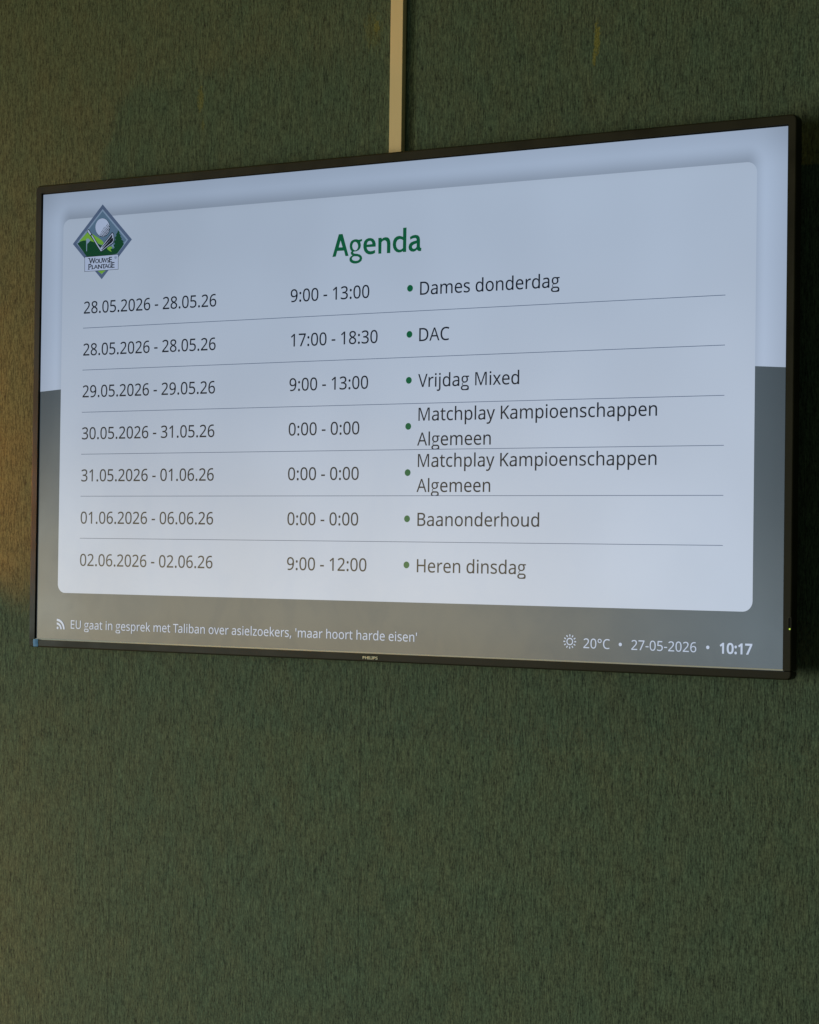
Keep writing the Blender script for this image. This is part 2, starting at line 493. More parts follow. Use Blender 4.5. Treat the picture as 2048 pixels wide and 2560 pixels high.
GLYPHS = {" ":[260,[]],"'":[225,[[160,714,140,456,85,456,65,714]]],",":[268,[[192,105,169,29,138,-52,106,-129,41,-129,60,-48,78,38,91,116,185,116]]],"-":[322,[[40,229,40,307,282,307,282,229]]],".":[268,[[72,54,73,71,76,85,82,97,90,106,99,113,110,117,121,120,133,121,146,120,157,117,168,113,177,106,186,97,191,85,195,71,196,54,195,37,191,23,186,11,177,2,168,-5,157,-10,146,-13,133,-14,121,-13,110,-10,99,-5,90,2,82,11,76,23,73,37]]],"0":[572,[[523,358,510,203,503,170,493,140,482,113,468,87,453,65,436,46,416,29,394,15,371,4,344,-4,316,-8,285,-10,247,-7,212,1,180,15,152,34,128,58,107,88,89,122,74,160,63,204,55,251,51,303,49,358,50,414,55,466,62,513,72,556,86,595,103,628,124,657,148,682,176,701,208,714,245,722,285,725,323,722,358,714,390,701,418,682,443,657,464,628,482,595,497,556,508,513,516,466,521,414],[137,358,138,311,141,268,145,230,151,195,160,165,171,138,183,116,198,97,216,83,236,73,259,67,285,65,311,67,334,73,354,83,371,97,387,115,400,137,410,164,419,194,426,229,430,268,433,311,434,358,433,405,430,448,426,486,419,520,410,551,400,577,387,599,371,617,354,632,334,642,311,648,285,650,259,648,236,642,216,632,198,617,183,599,171,577,160,551,151,520,145,486,141,448,138,405]]],"1":[572,[[355,0,269,0,269,499,269,548,271,585,273,622,244,595,211,567,135,505,89,564,282,714,355,714]]],"2":[572,[[520,0,48,0,48,73,235,262,326,358,382,440,390,461,396,483,400,505,401,529,399,557,392,581,381,601,366,618,347,632,326,641,302,647,275,649,250,648,226,644,204,639,183,631,103,581,56,640,117,683,190,713,275,724,307,723,337,718,365,711,390,701,413,688,433,673,450,656,464,635,476,613,484,589,489,562,491,534,490,506,485,480,478,454,468,429,455,405,440,380,423,356,404,333,308,231,159,84,159,80,520,80]]],"3":[572,[[493,547,492,524,489,502,483,482,475,464,465,447,453,432,439,419,423,407,406,397,387,388,367,381,345,376,345,372,385,365,420,353,449,338,473,318,491,294,504,267,512,237,515,203,513,173,508,144,499,118,486,92,470,70,449,49,425,32,397,17,364,5,327,-3,286,-8,241,-10,137,-1,45,29,45,111,142,76,242,64,287,66,325,73,356,85,381,101,399,122,412,146,420,174,423,205,422,226,417,246,410,263,399,277,386,290,371,301,352,311,331,318,307,324,281,328,253,330,223,331,154,331,154,406,224,406,252,407,278,410,302,416,322,423,341,432,357,443,371,456,382,470,391,486,398,503,402,522,403,541,401,566,394,587,383,606,368,621,349,634,327,643,301,648,273,650,204,642,146,621,93,590,49,650,69,664,92,678,116,690,143,702,173,712,204,718,237,723,272,724,324,721,370,711,408,696,438,674,462,647,479,617,490,584]]],"5":[572,[[275,438,310,436,343,432,374,424,402,413,427,399,450,383,469,363,485,341,498,317,508,290,513,260,515,228,513,192,507,159,497,129,483,100,465,75,444,53,420,34,391,18,360,6,326,-3,288,-8,248,-10,144,0,63,29,63,112,150,77,249,65,275,66,299,69,321,74,341,81,360,91,377,103,391,116,403,132,413,151,419,171,424,194,425,219,422,252,414,281,401,306,382,326,357,343,326,355,289,362,246,364,182,359,124,349,80,377,107,714,465,714,465,634,182,634,165,427,211,434]]],"6":[572,[[55,305,63,427,93,540,104,566,118,591,133,614,151,635,171,655,193,672,217,688,244,700,274,711,307,718,343,723,382,724,428,722,470,715,470,640,429,649,384,652,351,651,321,646,293,639,269,629,247,616,228,602,211,585,196,566,184,545,174,523,165,499,158,474,143,363,149,363,187,406,242,436,318,447,348,445,376,441,402,433,426,421,448,407,468,390,485,370,499,347,510,322,519,294,523,263,525,230,523,194,518,161,509,130,497,102,482,77,463,54,442,35,418,19,392,6,363,-3,332,-8,298,-10,273,-9,249,-5,225,1,203,9,182,20,162,33,143,49,125,67,110,88,96,111,84,137,73,165,65,197,60,230,56,266],[297,64,327,67,354,74,378,87,399,104,416,128,428,156,436,190,438,230,436,262,429,291,419,316,403,338,384,355,360,368,332,375,300,378,277,377,256,373,236,367,218,358,201,348,187,336,174,323,163,309,155,294,149,278,145,263,144,247,153,182,182,123,230,80,245,73,261,68,279,65]]],"7":[572,[[136,0,429,634,44,634,44,714,523,714,523,646,233,0]]],"8":[572,[[285,724,316,723,344,719,371,713,396,704,419,694,439,680,456,665,471,647,484,627,492,604,497,580,499,553,498,532,494,513,489,495,480,478,431,421,363,378,443,330,460,317,475,302,489,286,500,269,510,251,517,230,521,209,522,185,520,156,515,129,506,104,493,81,477,61,458,43,436,27,411,14,384,3,354,-4,322,-8,288,-10,251,-9,217,-4,186,3,157,13,132,26,111,41,92,58,76,78,64,101,56,126,51,153,49,182,50,206,54,228,61,248,69,267,81,284,93,300,108,315,124,329,197,373,133,418,88,477,81,494,76,513,73,533,72,554,74,580,79,605,88,627,100,646,115,664,133,680,153,693,176,704,201,713,227,719,255,723],[135,181,137,156,144,133,156,113,172,94,193,79,219,69,250,62,286,60,320,62,350,69,376,79,397,94,414,113,426,134,434,158,436,184,435,201,431,217,426,232,417,245,365,293,286,331,270,337,196,296,150,246,144,231,139,216,136,199],[284,653,258,651,234,646,212,638,193,626,178,612,167,594,160,574,158,550,159,532,162,516,168,501,175,488,223,445,289,412,351,445,395,488,403,502,408,517,411,533,412,550,410,574,403,594,392,612,377,626,358,638,336,646,312,651]]],"9":[572,[[520,409,511,287,482,173,470,147,457,123,441,100,424,78,404,59,382,41,357,26,330,13,300,3,267,-4,231,-9,192,-10,145,-7,102,0,102,75,144,65,190,62,223,63,254,68,281,75,305,85,327,98,346,112,363,129,378,147,391,168,401,190,410,214,417,239,431,350,425,350,387,308,331,278,255,267,225,269,198,273,172,281,147,292,126,307,106,324,90,343,75,366,64,391,56,419,52,450,50,483,52,519,57,553,66,584,78,612,94,637,113,660,134,679,158,695,185,708,214,717,245,722,278,724,303,723,327,719,351,713,373,704,394,694,414,680,433,664,450,646,466,625,479,602,491,576,501,548,510,517,515,484,519,448],[278,650,248,647,222,640,198,627,176,609,159,586,147,557,139,523,137,484,139,451,145,422,156,397,171,375,190,358,213,346,241,338,274,336,297,337,319,341,339,347,357,355,374,366,388,378,401,391,411,405,420,420,426,436,430,451,431,467,421,531,393,591,345,634,330,641,314,646,296,649]]],":":[268,[[72,54,73,71,76,85,82,97,90,106,99,113,110,117,121,120,133,121,146,120,157,117,168,113,177,106,186,97,191,85,195,71,196,54,195,37,191,23,186,11,177,2,168,-5,157,-10,146,-13,133,-14,121,-13,110,-10,99,-5,90,2,82,11,76,23,73,37],[72,482,73,500,76,514,82,526,90,535,99,542,110,546,121,549,133,550,146,549,157,546,168,542,177,535,186,526,191,514,195,500,196,482,195,465,191,451,186,439,177,430,168,423,157,418,146,415,133,414,121,415,110,418,99,423,90,430,82,439,76,451,73,465]]],"A":[639,[[545,0,459,221,176,221,91,0,0,0,279,717,360,717,638,0],[352,517,342,546,328,589,318,624,307,583,296,546,287,517,206,301,432,301]]],"B":[650,[[301,714,364,712,419,704,465,692,503,674,533,651,555,620,568,582,572,537,571,517,568,497,563,479,556,462,548,447,537,433,525,420,510,408,494,399,477,390,457,384,436,379,436,374,517,348,535,337,550,325,564,311,575,294,584,275,591,254,595,230,596,203,594,172,588,143,579,116,566,92,549,71,530,52,507,37,480,23,451,13,420,6,385,1,348,0,97,0,97,714],[319,410,361,412,397,417,424,427,445,439,460,456,470,476,477,500,479,527,476,554,469,578,456,597,437,611,414,623,384,631,347,635,305,637,187,637,187,410],[187,335,187,76,331,76,375,78,412,85,441,97,463,113,479,133,491,156,498,181,500,210,499,228,496,246,491,261,483,276,474,289,461,301,446,311,428,319,408,326,383,331,355,334,324,335]]],"C":[632,[[403,645,375,644,349,640,324,634,300,625,278,615,258,601,239,586,222,568,207,549,194,527,182,503,173,477,166,450,160,421,157,390,156,357,158,314,163,275,171,238,183,204,199,173,218,146,240,123,265,104,294,89,327,78,363,71,402,69,491,77,573,97,573,19,490,-3,389,-10,337,-7,289,1,246,15,207,35,173,60,143,89,118,124,97,163,82,206,70,253,63,304,61,358,62,398,67,435,74,472,83,506,96,538,111,568,129,596,149,622,173,645,198,665,226,683,257,698,290,709,326,717,364,722,404,724,510,713,601,682,565,606,491,633]]],"D":[730,[[669,364,666,306,658,254,644,206,624,163,600,125,570,92,536,64,497,41,453,23,405,10,353,3,296,0,97,0,97,714,317,714,369,712,418,704,463,691,504,674,541,652,574,625,602,593,626,556,645,515,658,470,666,419],[574,361,572,406,566,447,556,484,542,517,525,546,504,570,479,591,450,607,419,620,384,630,345,635,304,637,187,637,187,77,284,77,352,81,411,95,461,117,501,148,533,189,556,237,569,295]]],"E":[556,[[496,0,97,0,97,714,496,714,496,635,187,635,187,412,478,412,478,334,187,334,187,79,496,79]]],"H":[741,[[643,0,553,0,553,333,187,333,187,0,97,0,97,714,187,714,187,412,553,412,553,714,643,714]]],"I":[339,[[298,0,40,0,40,52,124,71,124,642,40,662,40,714,298,714,298,662,214,642,214,71,298,52]]],"K":[619,[[619,0,513,0,260,341,187,277,187,0,97,0,97,714,187,714,187,362,248,430,310,498,503,714,608,714,325,403]]],"L":[524,[[97,0,97,714,187,714,187,80,499,80,499,0]]],"M":[907,[[412,0,177,626,173,626,176,575,179,507,180,433,180,0,97,0,97,714,230,714,450,129,454,129,678,714,810,714,810,0,721,0,721,439,722,508,725,573,728,625,724,625,486,0]]],"P":[605,[[286,714,351,711,407,700,453,683,490,659,518,629,538,593,550,551,554,504,539,419,531,400,520,381,507,364,492,347,474,332,453,318,430,307,404,296,375,288,343,283,307,279,269,278,187,278,187,0,97,0,97,714],[278,637,187,637,187,355,259,355,292,356,321,359,348,363,372,369,393,378,411,388,427,401,439,416,449,433,456,453,460,475,461,500,458,532,450,560,436,584,417,603,392,618,360,629,322,635]]],"S":[549,[[502,191,500,160,494,132,485,106,471,82,454,62,433,43,410,27,382,14,352,3,320,-4,285,-8,247,-10,171,-6,104,5,51,24,51,110,140,81,251,68,276,69,300,71,321,76,340,82,357,90,371,99,384,110,394,122,402,136,408,150,411,166,412,183,411,200,408,215,404,229,397,242,388,254,377,265,362,276,345,286,244,330,163,366,106,411,71,468,60,542,62,569,67,595,76,618,89,639,105,659,124,675,145,690,169,702,196,712,225,718,255,723,288,724,396,713,485,684,457,607,376,634,286,645,264,644,245,642,227,638,211,632,197,625,185,616,174,607,166,595,159,583,155,570,152,556,151,541,152,524,155,508,159,494,166,481,175,469,186,458,199,448,215,438,307,397,413,347,434,334,452,318,467,302,479,284,489,264,496,242,501,218]]],"T":[556,[[323,0,233,0,233,635,10,635,10,714,545,714,545,635,323,635]]],"U":[731,[[640,252,638,216,632,182,623,149,610,118,593,90,572,65,547,43,518,24,486,9,449,-1,407,-8,362,-10,299,-5,245,8,198,31,159,62,129,102,107,147,94,197,90,254,90,714,180,714,180,251,183,210,192,174,206,142,226,116,253,95,285,80,323,71,367,68,398,69,426,74,451,81,472,91,491,104,508,119,521,137,532,156,540,178,546,201,550,226,551,252,551,714,640,714]]],"V":[600,[[600,714,345,0,255,0,0,714,94,714,255,256,274,200,288,148,300,100,311,149,326,201,345,258,505,714]]],"a":[561,[[288,545,334,542,373,534,406,521,433,502,454,477,468,446,477,409,480,365,480,0,416,0,399,76,395,76,347,27,291,-1,215,-10,192,-9,169,-6,148,0,128,7,110,17,94,29,80,43,68,59,58,78,52,100,47,123,46,149,50,187,62,220,81,248,109,272,145,292,189,306,242,316,303,320,394,323,394,355,392,386,387,412,378,432,365,448,349,459,330,467,308,472,283,474,203,461,132,433,105,499,188,531],[314,259,268,256,229,249,199,239,175,227,159,212,147,193,139,172,137,148,139,127,144,109,152,94,164,82,179,73,196,66,214,62,235,61,268,63,297,70,324,82,348,98,368,120,382,146,390,178,393,214,393,262]]],"b":[615,[[173,575,171,511,168,465,173,465,186,481,200,496,217,510,236,522,257,532,282,539,309,544,339,545,387,541,429,528,467,506,499,475,526,436,545,389,556,333,560,268,558,224,553,183,545,147,532,114,517,85,499,60,479,38,455,21,429,7,401,-2,371,-8,339,-10,309,-9,282,-4,257,3,236,13,217,25,200,38,186,53,173,68,166,68,148,0,85,0,85,760,173,760],[324,472,297,471,273,467,252,460,234,450,219,438,206,423,195,405,187,384,181,361,176,334,174,304,173,271,173,267,175,220,181,180,191,145,205,115,225,93,252,76,285,66,326,63,360,66,389,76,413,93,433,116,449,145,460,181,467,222,469,269,467,316,460,357,449,392,433,421,413,443,388,459,359,469]]],"c":[480,[[300,-10,265,-8,233,-3,202,6,173,19,147,35,124,56,104,80,86,109,73,142,63,178,57,220,55,265,57,312,63,355,74,393,88,426,106,455,127,480,151,500,177,517,207,530,238,539,271,544,306,546,385,537,447,517,420,444,364,461,304,469,278,468,255,463,234,456,215,446,199,433,184,417,173,399,163,378,156,354,150,327,147,298,146,266,147,235,150,207,156,181,163,157,173,136,184,118,198,102,214,89,232,79,252,72,275,67,299,66,376,75,438,97,438,19,378,-2]]],"d":[615,[[275,-10,227,-6,185,7,147,29,115,59,89,99,70,146,59,202,55,267,59,332,70,388,89,436,115,475,148,506,186,528,228,542,276,546,349,535,403,507,442,467,448,467,444,505,442,546,442,760,530,760,530,0,459,0,446,72,442,72,403,30,349,1],[289,63,328,66,361,75,388,89,408,109,424,136,434,168,441,206,443,250,443,266,441,313,435,354,424,390,410,419,390,443,363,460,329,470,288,473,255,469,226,459,201,441,181,416,166,386,155,350,148,310,146,265,148,220,155,180,166,145,181,116,202,93,226,76,255,66]]],"e":[564,[[292,546,325,544,356,538,385,529,410,516,434,499,454,480,472,457,486,431,498,403,506,372,511,339,513,304,513,251,146,251,150,208,159,171,173,139,192,112,217,92,246,77,279,68,317,65,407,74,489,102,489,25,408,-1,313,-10,276,-8,241,-2,209,7,178,21,151,38,127,60,105,85,87,113,73,146,63,182,57,221,55,264,57,306,62,346,72,382,84,415,101,445,120,471,142,493,167,512,195,527,225,538,258,544],[291,474,261,471,235,464,211,451,191,433,175,411,162,385,153,355,148,321,421,321,420,343,417,364,413,383,407,401,399,417,389,431,378,444,365,454,349,463,332,469,312,473]]],"g":[548,[[524,535,524,479,415,466,433,442,445,415,453,386,455,353,453,314,448,283,438,259,425,242,409,229,392,216,373,203,354,191,330,180,302,172,269,168,230,166,217,166,204,167,192,169,180,171,153,154,134,135,122,113,119,90,119,78,121,69,125,62,129,58,135,54,140,51,146,48,152,45,160,42,173,40,190,38,212,38,316,38,359,37,394,33,420,27,437,18,450,8,463,-2,476,-12,489,-22,500,-35,508,-55,513,-83,515,-117,512,-160,505,-192,493,-214,475,-226,456,-232,435,-237,415,-239,394,-240,367,-240,327,-240,276,-240,212,-240,171,-239,138,-236,114,-231,98,-224,85,-215,73,-207,60,-198,46,-189,34,-177,26,-160,21,-136,19,-107,20,-89,23,-73,28,-60,35,-49,43,-39,51,-30,59,-22,67,-13,78,-6,94,1,116,7,143,12,132,17,123,23,117,28,112,33,108,39,104,44,101,49,97,55,93,61,91,70,89,80,89,93,89,107,91,120,94,129,98,137,103,143,108,149,113,155,118,161,125,168,135,175,148,184,164,193,143,202,127,211,113,221,103,231,95,241,88,251,80,262,73,272,67,285,63,302,60,325,60,352,61,394,66,427,74,452,85,469,97,481,110,493,122,506,134,519,151,530,176,538,211,542,254,544,273,543,292,542,309,539,326,535],[104,-110,105,-127,108,-140,113,-149,120,-156,129,-160,137,-165,145,-169,153,-174,162,-178,176,-181,194,-183,216,-183,262,-182,299,-180,327,-177,345,-172,359,-167,374,-161,388,-156,402,-150,414,-142,423,-130,428,-114,430,-93,429,-79,427,-69,423,-61,417,-55,411,-51,405,-47,399,-43,393,-39,384,-36,367,-33,345,-32,315,-31,208,-31,186,-32,168,-34,154,-38,145,-42,139,-48,132,-54,125,-59,118,-65,112,-72,107,-82,105,-94,104,-110],[142,354,143,324,146,301,151,284,157,273,165,265,173,258,181,250,189,242,200,236,215,231,234,228,259,227,308,235,344,259,365,299,372,355,365,413,343,454,308,479,257,487,232,486,212,483,197,478,187,471,180,462,172,454,164,446,157,438,150,427,145,409,143,385]]],"h":[618,[[173,537,171,498,168,462,174,462,217,508,275,535,341,545,372,544,401,540,426,533,449,524,470,513,488,498,503,481,515,461,525,438,531,412,536,382,537,349,537,0,450,0,450,343,448,373,443,400,434,422,421,440,404,454,384,464,359,470,330,472,302,471,276,466,255,459,236,449,220,437,207,422,196,404,187,383,181,361,177,335,174,307,173,277,173,0,85,0,85,760,173,760]]],"i":[258,[[173,536,173,0,85,0,85,536],[130,737,165,723,172,716,177,706,180,695,181,681,180,668,177,656,172,647,165,639,130,625,119,626,110,628,101,633,93,639,86,647,82,656,79,668,78,681,79,695,82,706,86,716,93,723,101,729,110,734,119,736]]],"j":[258,[[22,-240,-22,-236,-55,-228,-55,-157,-24,-164,11,-167,26,-166,40,-163,53,-157,64,-149,73,-139,80,-124,84,-106,85,-83,85,536,173,536,173,-80,172,-104,169,-127,164,-147,157,-166,148,-183,137,-198,123,-210,108,-221,90,-229,70,-235,47,-239],[78,681,79,695,82,706,86,716,93,723,101,729,110,734,119,736,130,737,165,723,172,716,177,706,180,695,181,681,180,668,177,656,172,647,165,639,130,625,119,626,110,628,101,633,93,639,86,647,82,656,79,668]]],"k":[534,[[172,363,171,321,168,276,172,276,190,299,214,329,236,355,407,536,510,536,293,307,525,0,419,0,233,250,172,197,172,0,85,0,85,760,172,760]]],"l":[258,[[173,0,85,0,85,760,173,760]]],"m":[935,[[673,546,716,543,752,534,784,520,809,499,829,473,843,439,851,397,854,349,854,0,767,0,767,345,765,375,760,400,752,422,740,440,725,454,707,464,684,470,658,472,622,469,591,461,566,447,546,427,532,402,521,372,515,336,513,296,513,0,426,0,426,345,414,415,407,429,399,440,389,450,378,458,365,464,350,468,334,471,316,472,290,471,268,466,248,459,231,449,217,437,204,422,194,404,186,384,181,361,176,336,174,308,173,278,173,0,85,0,85,536,156,536,169,463,174,463,215,509,270,537,332,546,362,545,389,540,413,534,435,524,455,511,471,496,485,477,496,456,501,456,516,477,533,496,552,511,574,524,598,534,622,540,647,545]]],"n":[618,[[343,546,388,543,427,534,461,520,488,499,509,473,525,439,534,397,537,349,537,0,450,0,450,343,448,373,443,400,434,422,421,440,404,454,384,464,359,470,330,472,289,469,255,460,227,444,207,422,192,394,181,361,175,322,173,278,173,0,85,0,85,536,156,536,169,463,174,463,218,509,277,537]]],"o":[605,[[551,269,550,236,547,206,541,177,533,150,524,126,512,103,499,82,483,63,466,46,447,31,427,19,405,8,381,0,355,-5,329,-9,301,-10,275,-9,250,-5,226,0,203,8,181,19,161,31,142,46,125,63,109,82,96,103,84,126,73,150,65,177,60,206,56,236,55,269,57,312,62,351,72,387,85,419,102,448,121,474,145,495,171,513,200,528,232,538,267,544,304,546,339,544,373,538,404,528,432,513,459,495,482,474,502,448,519,419,533,387,543,351,549,312],[146,269,147,239,150,210,155,184,163,159,172,138,184,118,198,102,214,88,233,77,254,69,277,65,303,63,329,65,352,69,373,77,392,88,408,102,422,118,434,138,443,159,451,184,456,210,459,239,460,269,459,300,456,328,450,354,443,378,433,399,422,418,408,434,391,447,373,458,352,466,328,470,302,472,264,469,231,459,204,442,183,418,167,388,155,354,148,314]]],"p":[615,[[340,546,387,542,429,529,467,507,499,477,526,438,545,391,556,334,560,269,558,225,553,185,545,149,532,115,517,86,499,61,479,39,455,21,430,8,402,-2,371,-8,339,-10,266,1,211,29,173,68,167,68,171,25,173,-20,173,-240,85,-240,85,536,157,536,169,463,173,463,211,505,265,535],[324,472,298,471,275,467,255,460,237,451,222,440,208,426,198,409,189,390,182,368,177,343,174,316,173,286,173,269,174,237,176,208,181,181,187,157,195,135,206,117,219,100,234,87,253,76,274,69,299,64,326,63,349,65,371,70,390,78,406,90,421,105,434,122,445,141,453,163,460,188,465,213,468,241,469,270,467,314,460,353,449,387,433,417,413,441,388,458,359,469]]],"r":[413,[[335,546,367,544,398,540,387,459,358,464,329,466,270,453,220,416,185,360,173,286,173,0,85,0,85,536,157,536,167,438,171,438,212,492,267,531,283,538,300,542,317,545]]],"s":[479,[[434,148,432,123,427,100,419,80,408,61,394,45,376,30,357,18,334,8,309,0,282,-5,252,-9,220,-10,123,-1,52,24,52,104,129,74,222,61,253,62,280,66,302,73,319,82,332,94,342,108,347,123,349,140,338,176,298,208,217,244,128,284,111,295,95,306,82,318,71,332,62,347,56,364,52,383,51,404,54,436,65,464,82,489,106,509,136,525,171,537,209,544,252,546,343,536,423,510,393,440,322,464,246,474,221,473,198,470,179,464,163,456,151,447,142,436,137,423,135,409,148,371,191,341,273,307,360,268,377,257,392,246,404,233,415,219,423,204,429,187,433,169]]],"t":[361,[[264,62,305,65,339,73,339,6,299,-5,249,-10,228,-9,209,-6,190,-2,171,4,155,13,139,24,126,38,114,55,104,75,97,98,93,125,92,156,92,468,16,468,16,510,93,545,128,659,180,659,180,536,335,536,335,468,180,468,180,158,181,135,186,115,193,99,203,85,216,75,230,68,246,63]]],"u":[618,[[533,536,533,0,461,0,448,71,444,71,400,25,341,-1,274,-10,243,-9,215,-5,190,2,167,10,146,22,128,37,113,54,101,74,91,97,84,123,80,153,79,185,79,536,168,536,168,191,170,161,175,135,184,113,197,95,213,81,234,71,258,65,287,63,315,64,341,69,363,76,381,85,397,98,411,113,422,131,430,151,437,174,441,200,444,227,445,257,445,536]]],"v":[508,[[203,0,0,536,94,536,208,220,225,171,241,119,251,78,255,78,266,120,283,172,300,220,414,536,508,536,304,0]]],"x":[529,[[212,274,27,536,127,536,265,334,402,536,501,536,316,274,511,0,411,0,265,214,117,0,18,0]]],"y":[510,[[1,536,95,536,211,231,229,179,245,130,256,85,260,85,279,150,306,232,415,536,510,536,279,-74,234,-161,221,-179,206,-195,190,-208,172,-219,153,-228,132,-235,109,-239,84,-240,42,-237,11,-232,11,-162,37,-166,70,-168,123,-156,162,-123,189,-73,217,-2]]],"z":[470,[[431,0,39,0,39,58,327,468,56,468,56,536,424,536,424,470,140,68,431,68]]],"°":[428,[[214,417,191,418,169,422,149,428,130,436,114,447,99,460,86,474,75,490,66,508,60,528,56,548,55,570,56,592,60,613,66,633,74,651,85,667,98,681,113,694,129,704,148,713,168,719,190,723,214,724,237,723,258,719,278,713,297,704,314,694,329,681,342,667,353,651,362,633,368,613,372,592,373,570,372,548,368,528,362,508,353,490,342,474,329,460,314,447,297,436,278,428,258,422,237,418],[215,476,237,478,257,483,273,491,285,502,295,516,302,532,307,550,308,570,307,591,302,609,295,626,284,640,271,651,255,660,237,664,215,666,192,664,173,659,156,651,143,640,133,626,126,609,121,591,120,570,121,550,126,532,133,516,143,502,156,491,172,483,192,478]]]}
TEXTS = [['date_text', '28.05.2026 - 28.05.26', 25.15, -521.5, -274.4, 154.0, 'ink', 5, None],
['date_text', '28.05.2026 - 28.05.26', 25.15, -521.5, -274.4, 90.4, 'ink', 5, None],
['date_text', '29.05.2026 - 29.05.26', 25.15, -521.5, -274.4, 27.1, 'ink', 5, None],
['date_text', '30.05.2026 - 31.05.26', 25.15, -521.5, -274.4, -36.4, 'ink', 5, None],
['date_text', '31.05.2026 - 01.06.26', 25.15, -521.5, -274.4, -100.0, 'ink', 5, None],
['date_text', '01.06.2026 - 06.06.26', 25.15, -521.5, -274.4, -163.8, 'ink', 5, None],
['date_text', '02.06.2026 - 02.06.26', 25.15, -521.5, -274.4, -227.6, 'ink', 5, None],
['time_text', '9:00 - 13:00', 25.15, -143.7, -11.2, 154.0, 'ink', 5, None],
['time_text', '17:00 - 18:30', 25.15, -142.2, 3.4, 90.4, 'ink', 5, None],
['time_text', '9:00 - 13:00', 25.15, -143.7, -11.2, 27.1, 'ink', 5, None],
['time_text', '0:00 - 0:00', 25.15, -144, -24.7, -36.4, 'ink', 5, None],
['time_text', '0:00 - 0:00', 25.15, -144, -24.7, -100.0, 'ink', 5, None],
['time_text', '0:00 - 0:00', 25.15, -144, -24.6, -163.8, 'ink', 5, None],
['time_text', '9:00 - 12:00', 25.15, -143.6, -10, -227.6, 'ink', 5, None],
['event_text', 'Dames donderdag', 25.15, 71.2, 286.6, 154, 'ink', 4, None],
['event_text', 'DAC', 25.15, 70.7, 118.6, 90.2, 'ink', 4, None],
['event_text', 'Vrijdag Mixed', 25.15, 69.9, 227.6, 27.0, 'ink', 4, None],
['event_text', 'Matchplay Kampioenschappen', 25.15, 71.2, 430, -19.4, 'ink', 4, None],
['event_text', 'Algemeen', 25.15, 69.6, 185.3, -53.5, 'ink', 4, -59.2],
['event_text', 'Matchplay Kampioenschappen', 25.15, 71.2, 430, -83.0, 'ink', 4, None],
['event_text', 'Algemeen', 25.15, 69.6, 185.3, -117.3, 'ink', 4, -122.6],
['event_text', 'Baanonderhoud', 25.15, 71.7, 260.3, -163.8, 'ink', 4, None],
['event_text', 'Heren dinsdag', 25.15, 71.7, 241.2, -227.4, 'ink', 4, None],
['news_text', "EU gaat in gesprek met Taliban over asielzoekers, 'maar hoort harde eisen'", 17.7, -537.3, 73.4, -322.9, 'pale', 0, None],
['temperature_text', '20°C', 17.7, 328, 366.2, -322.6, 'pale', 0, None],
['calendar_text', '27-05-2026', 17.7, 397.2, 488.4, -322.5, 'pale', 0, None],
['clock_text', '10:17', 17.7, 520.4, 564.6, -322.4, 'pale', 32, None]]
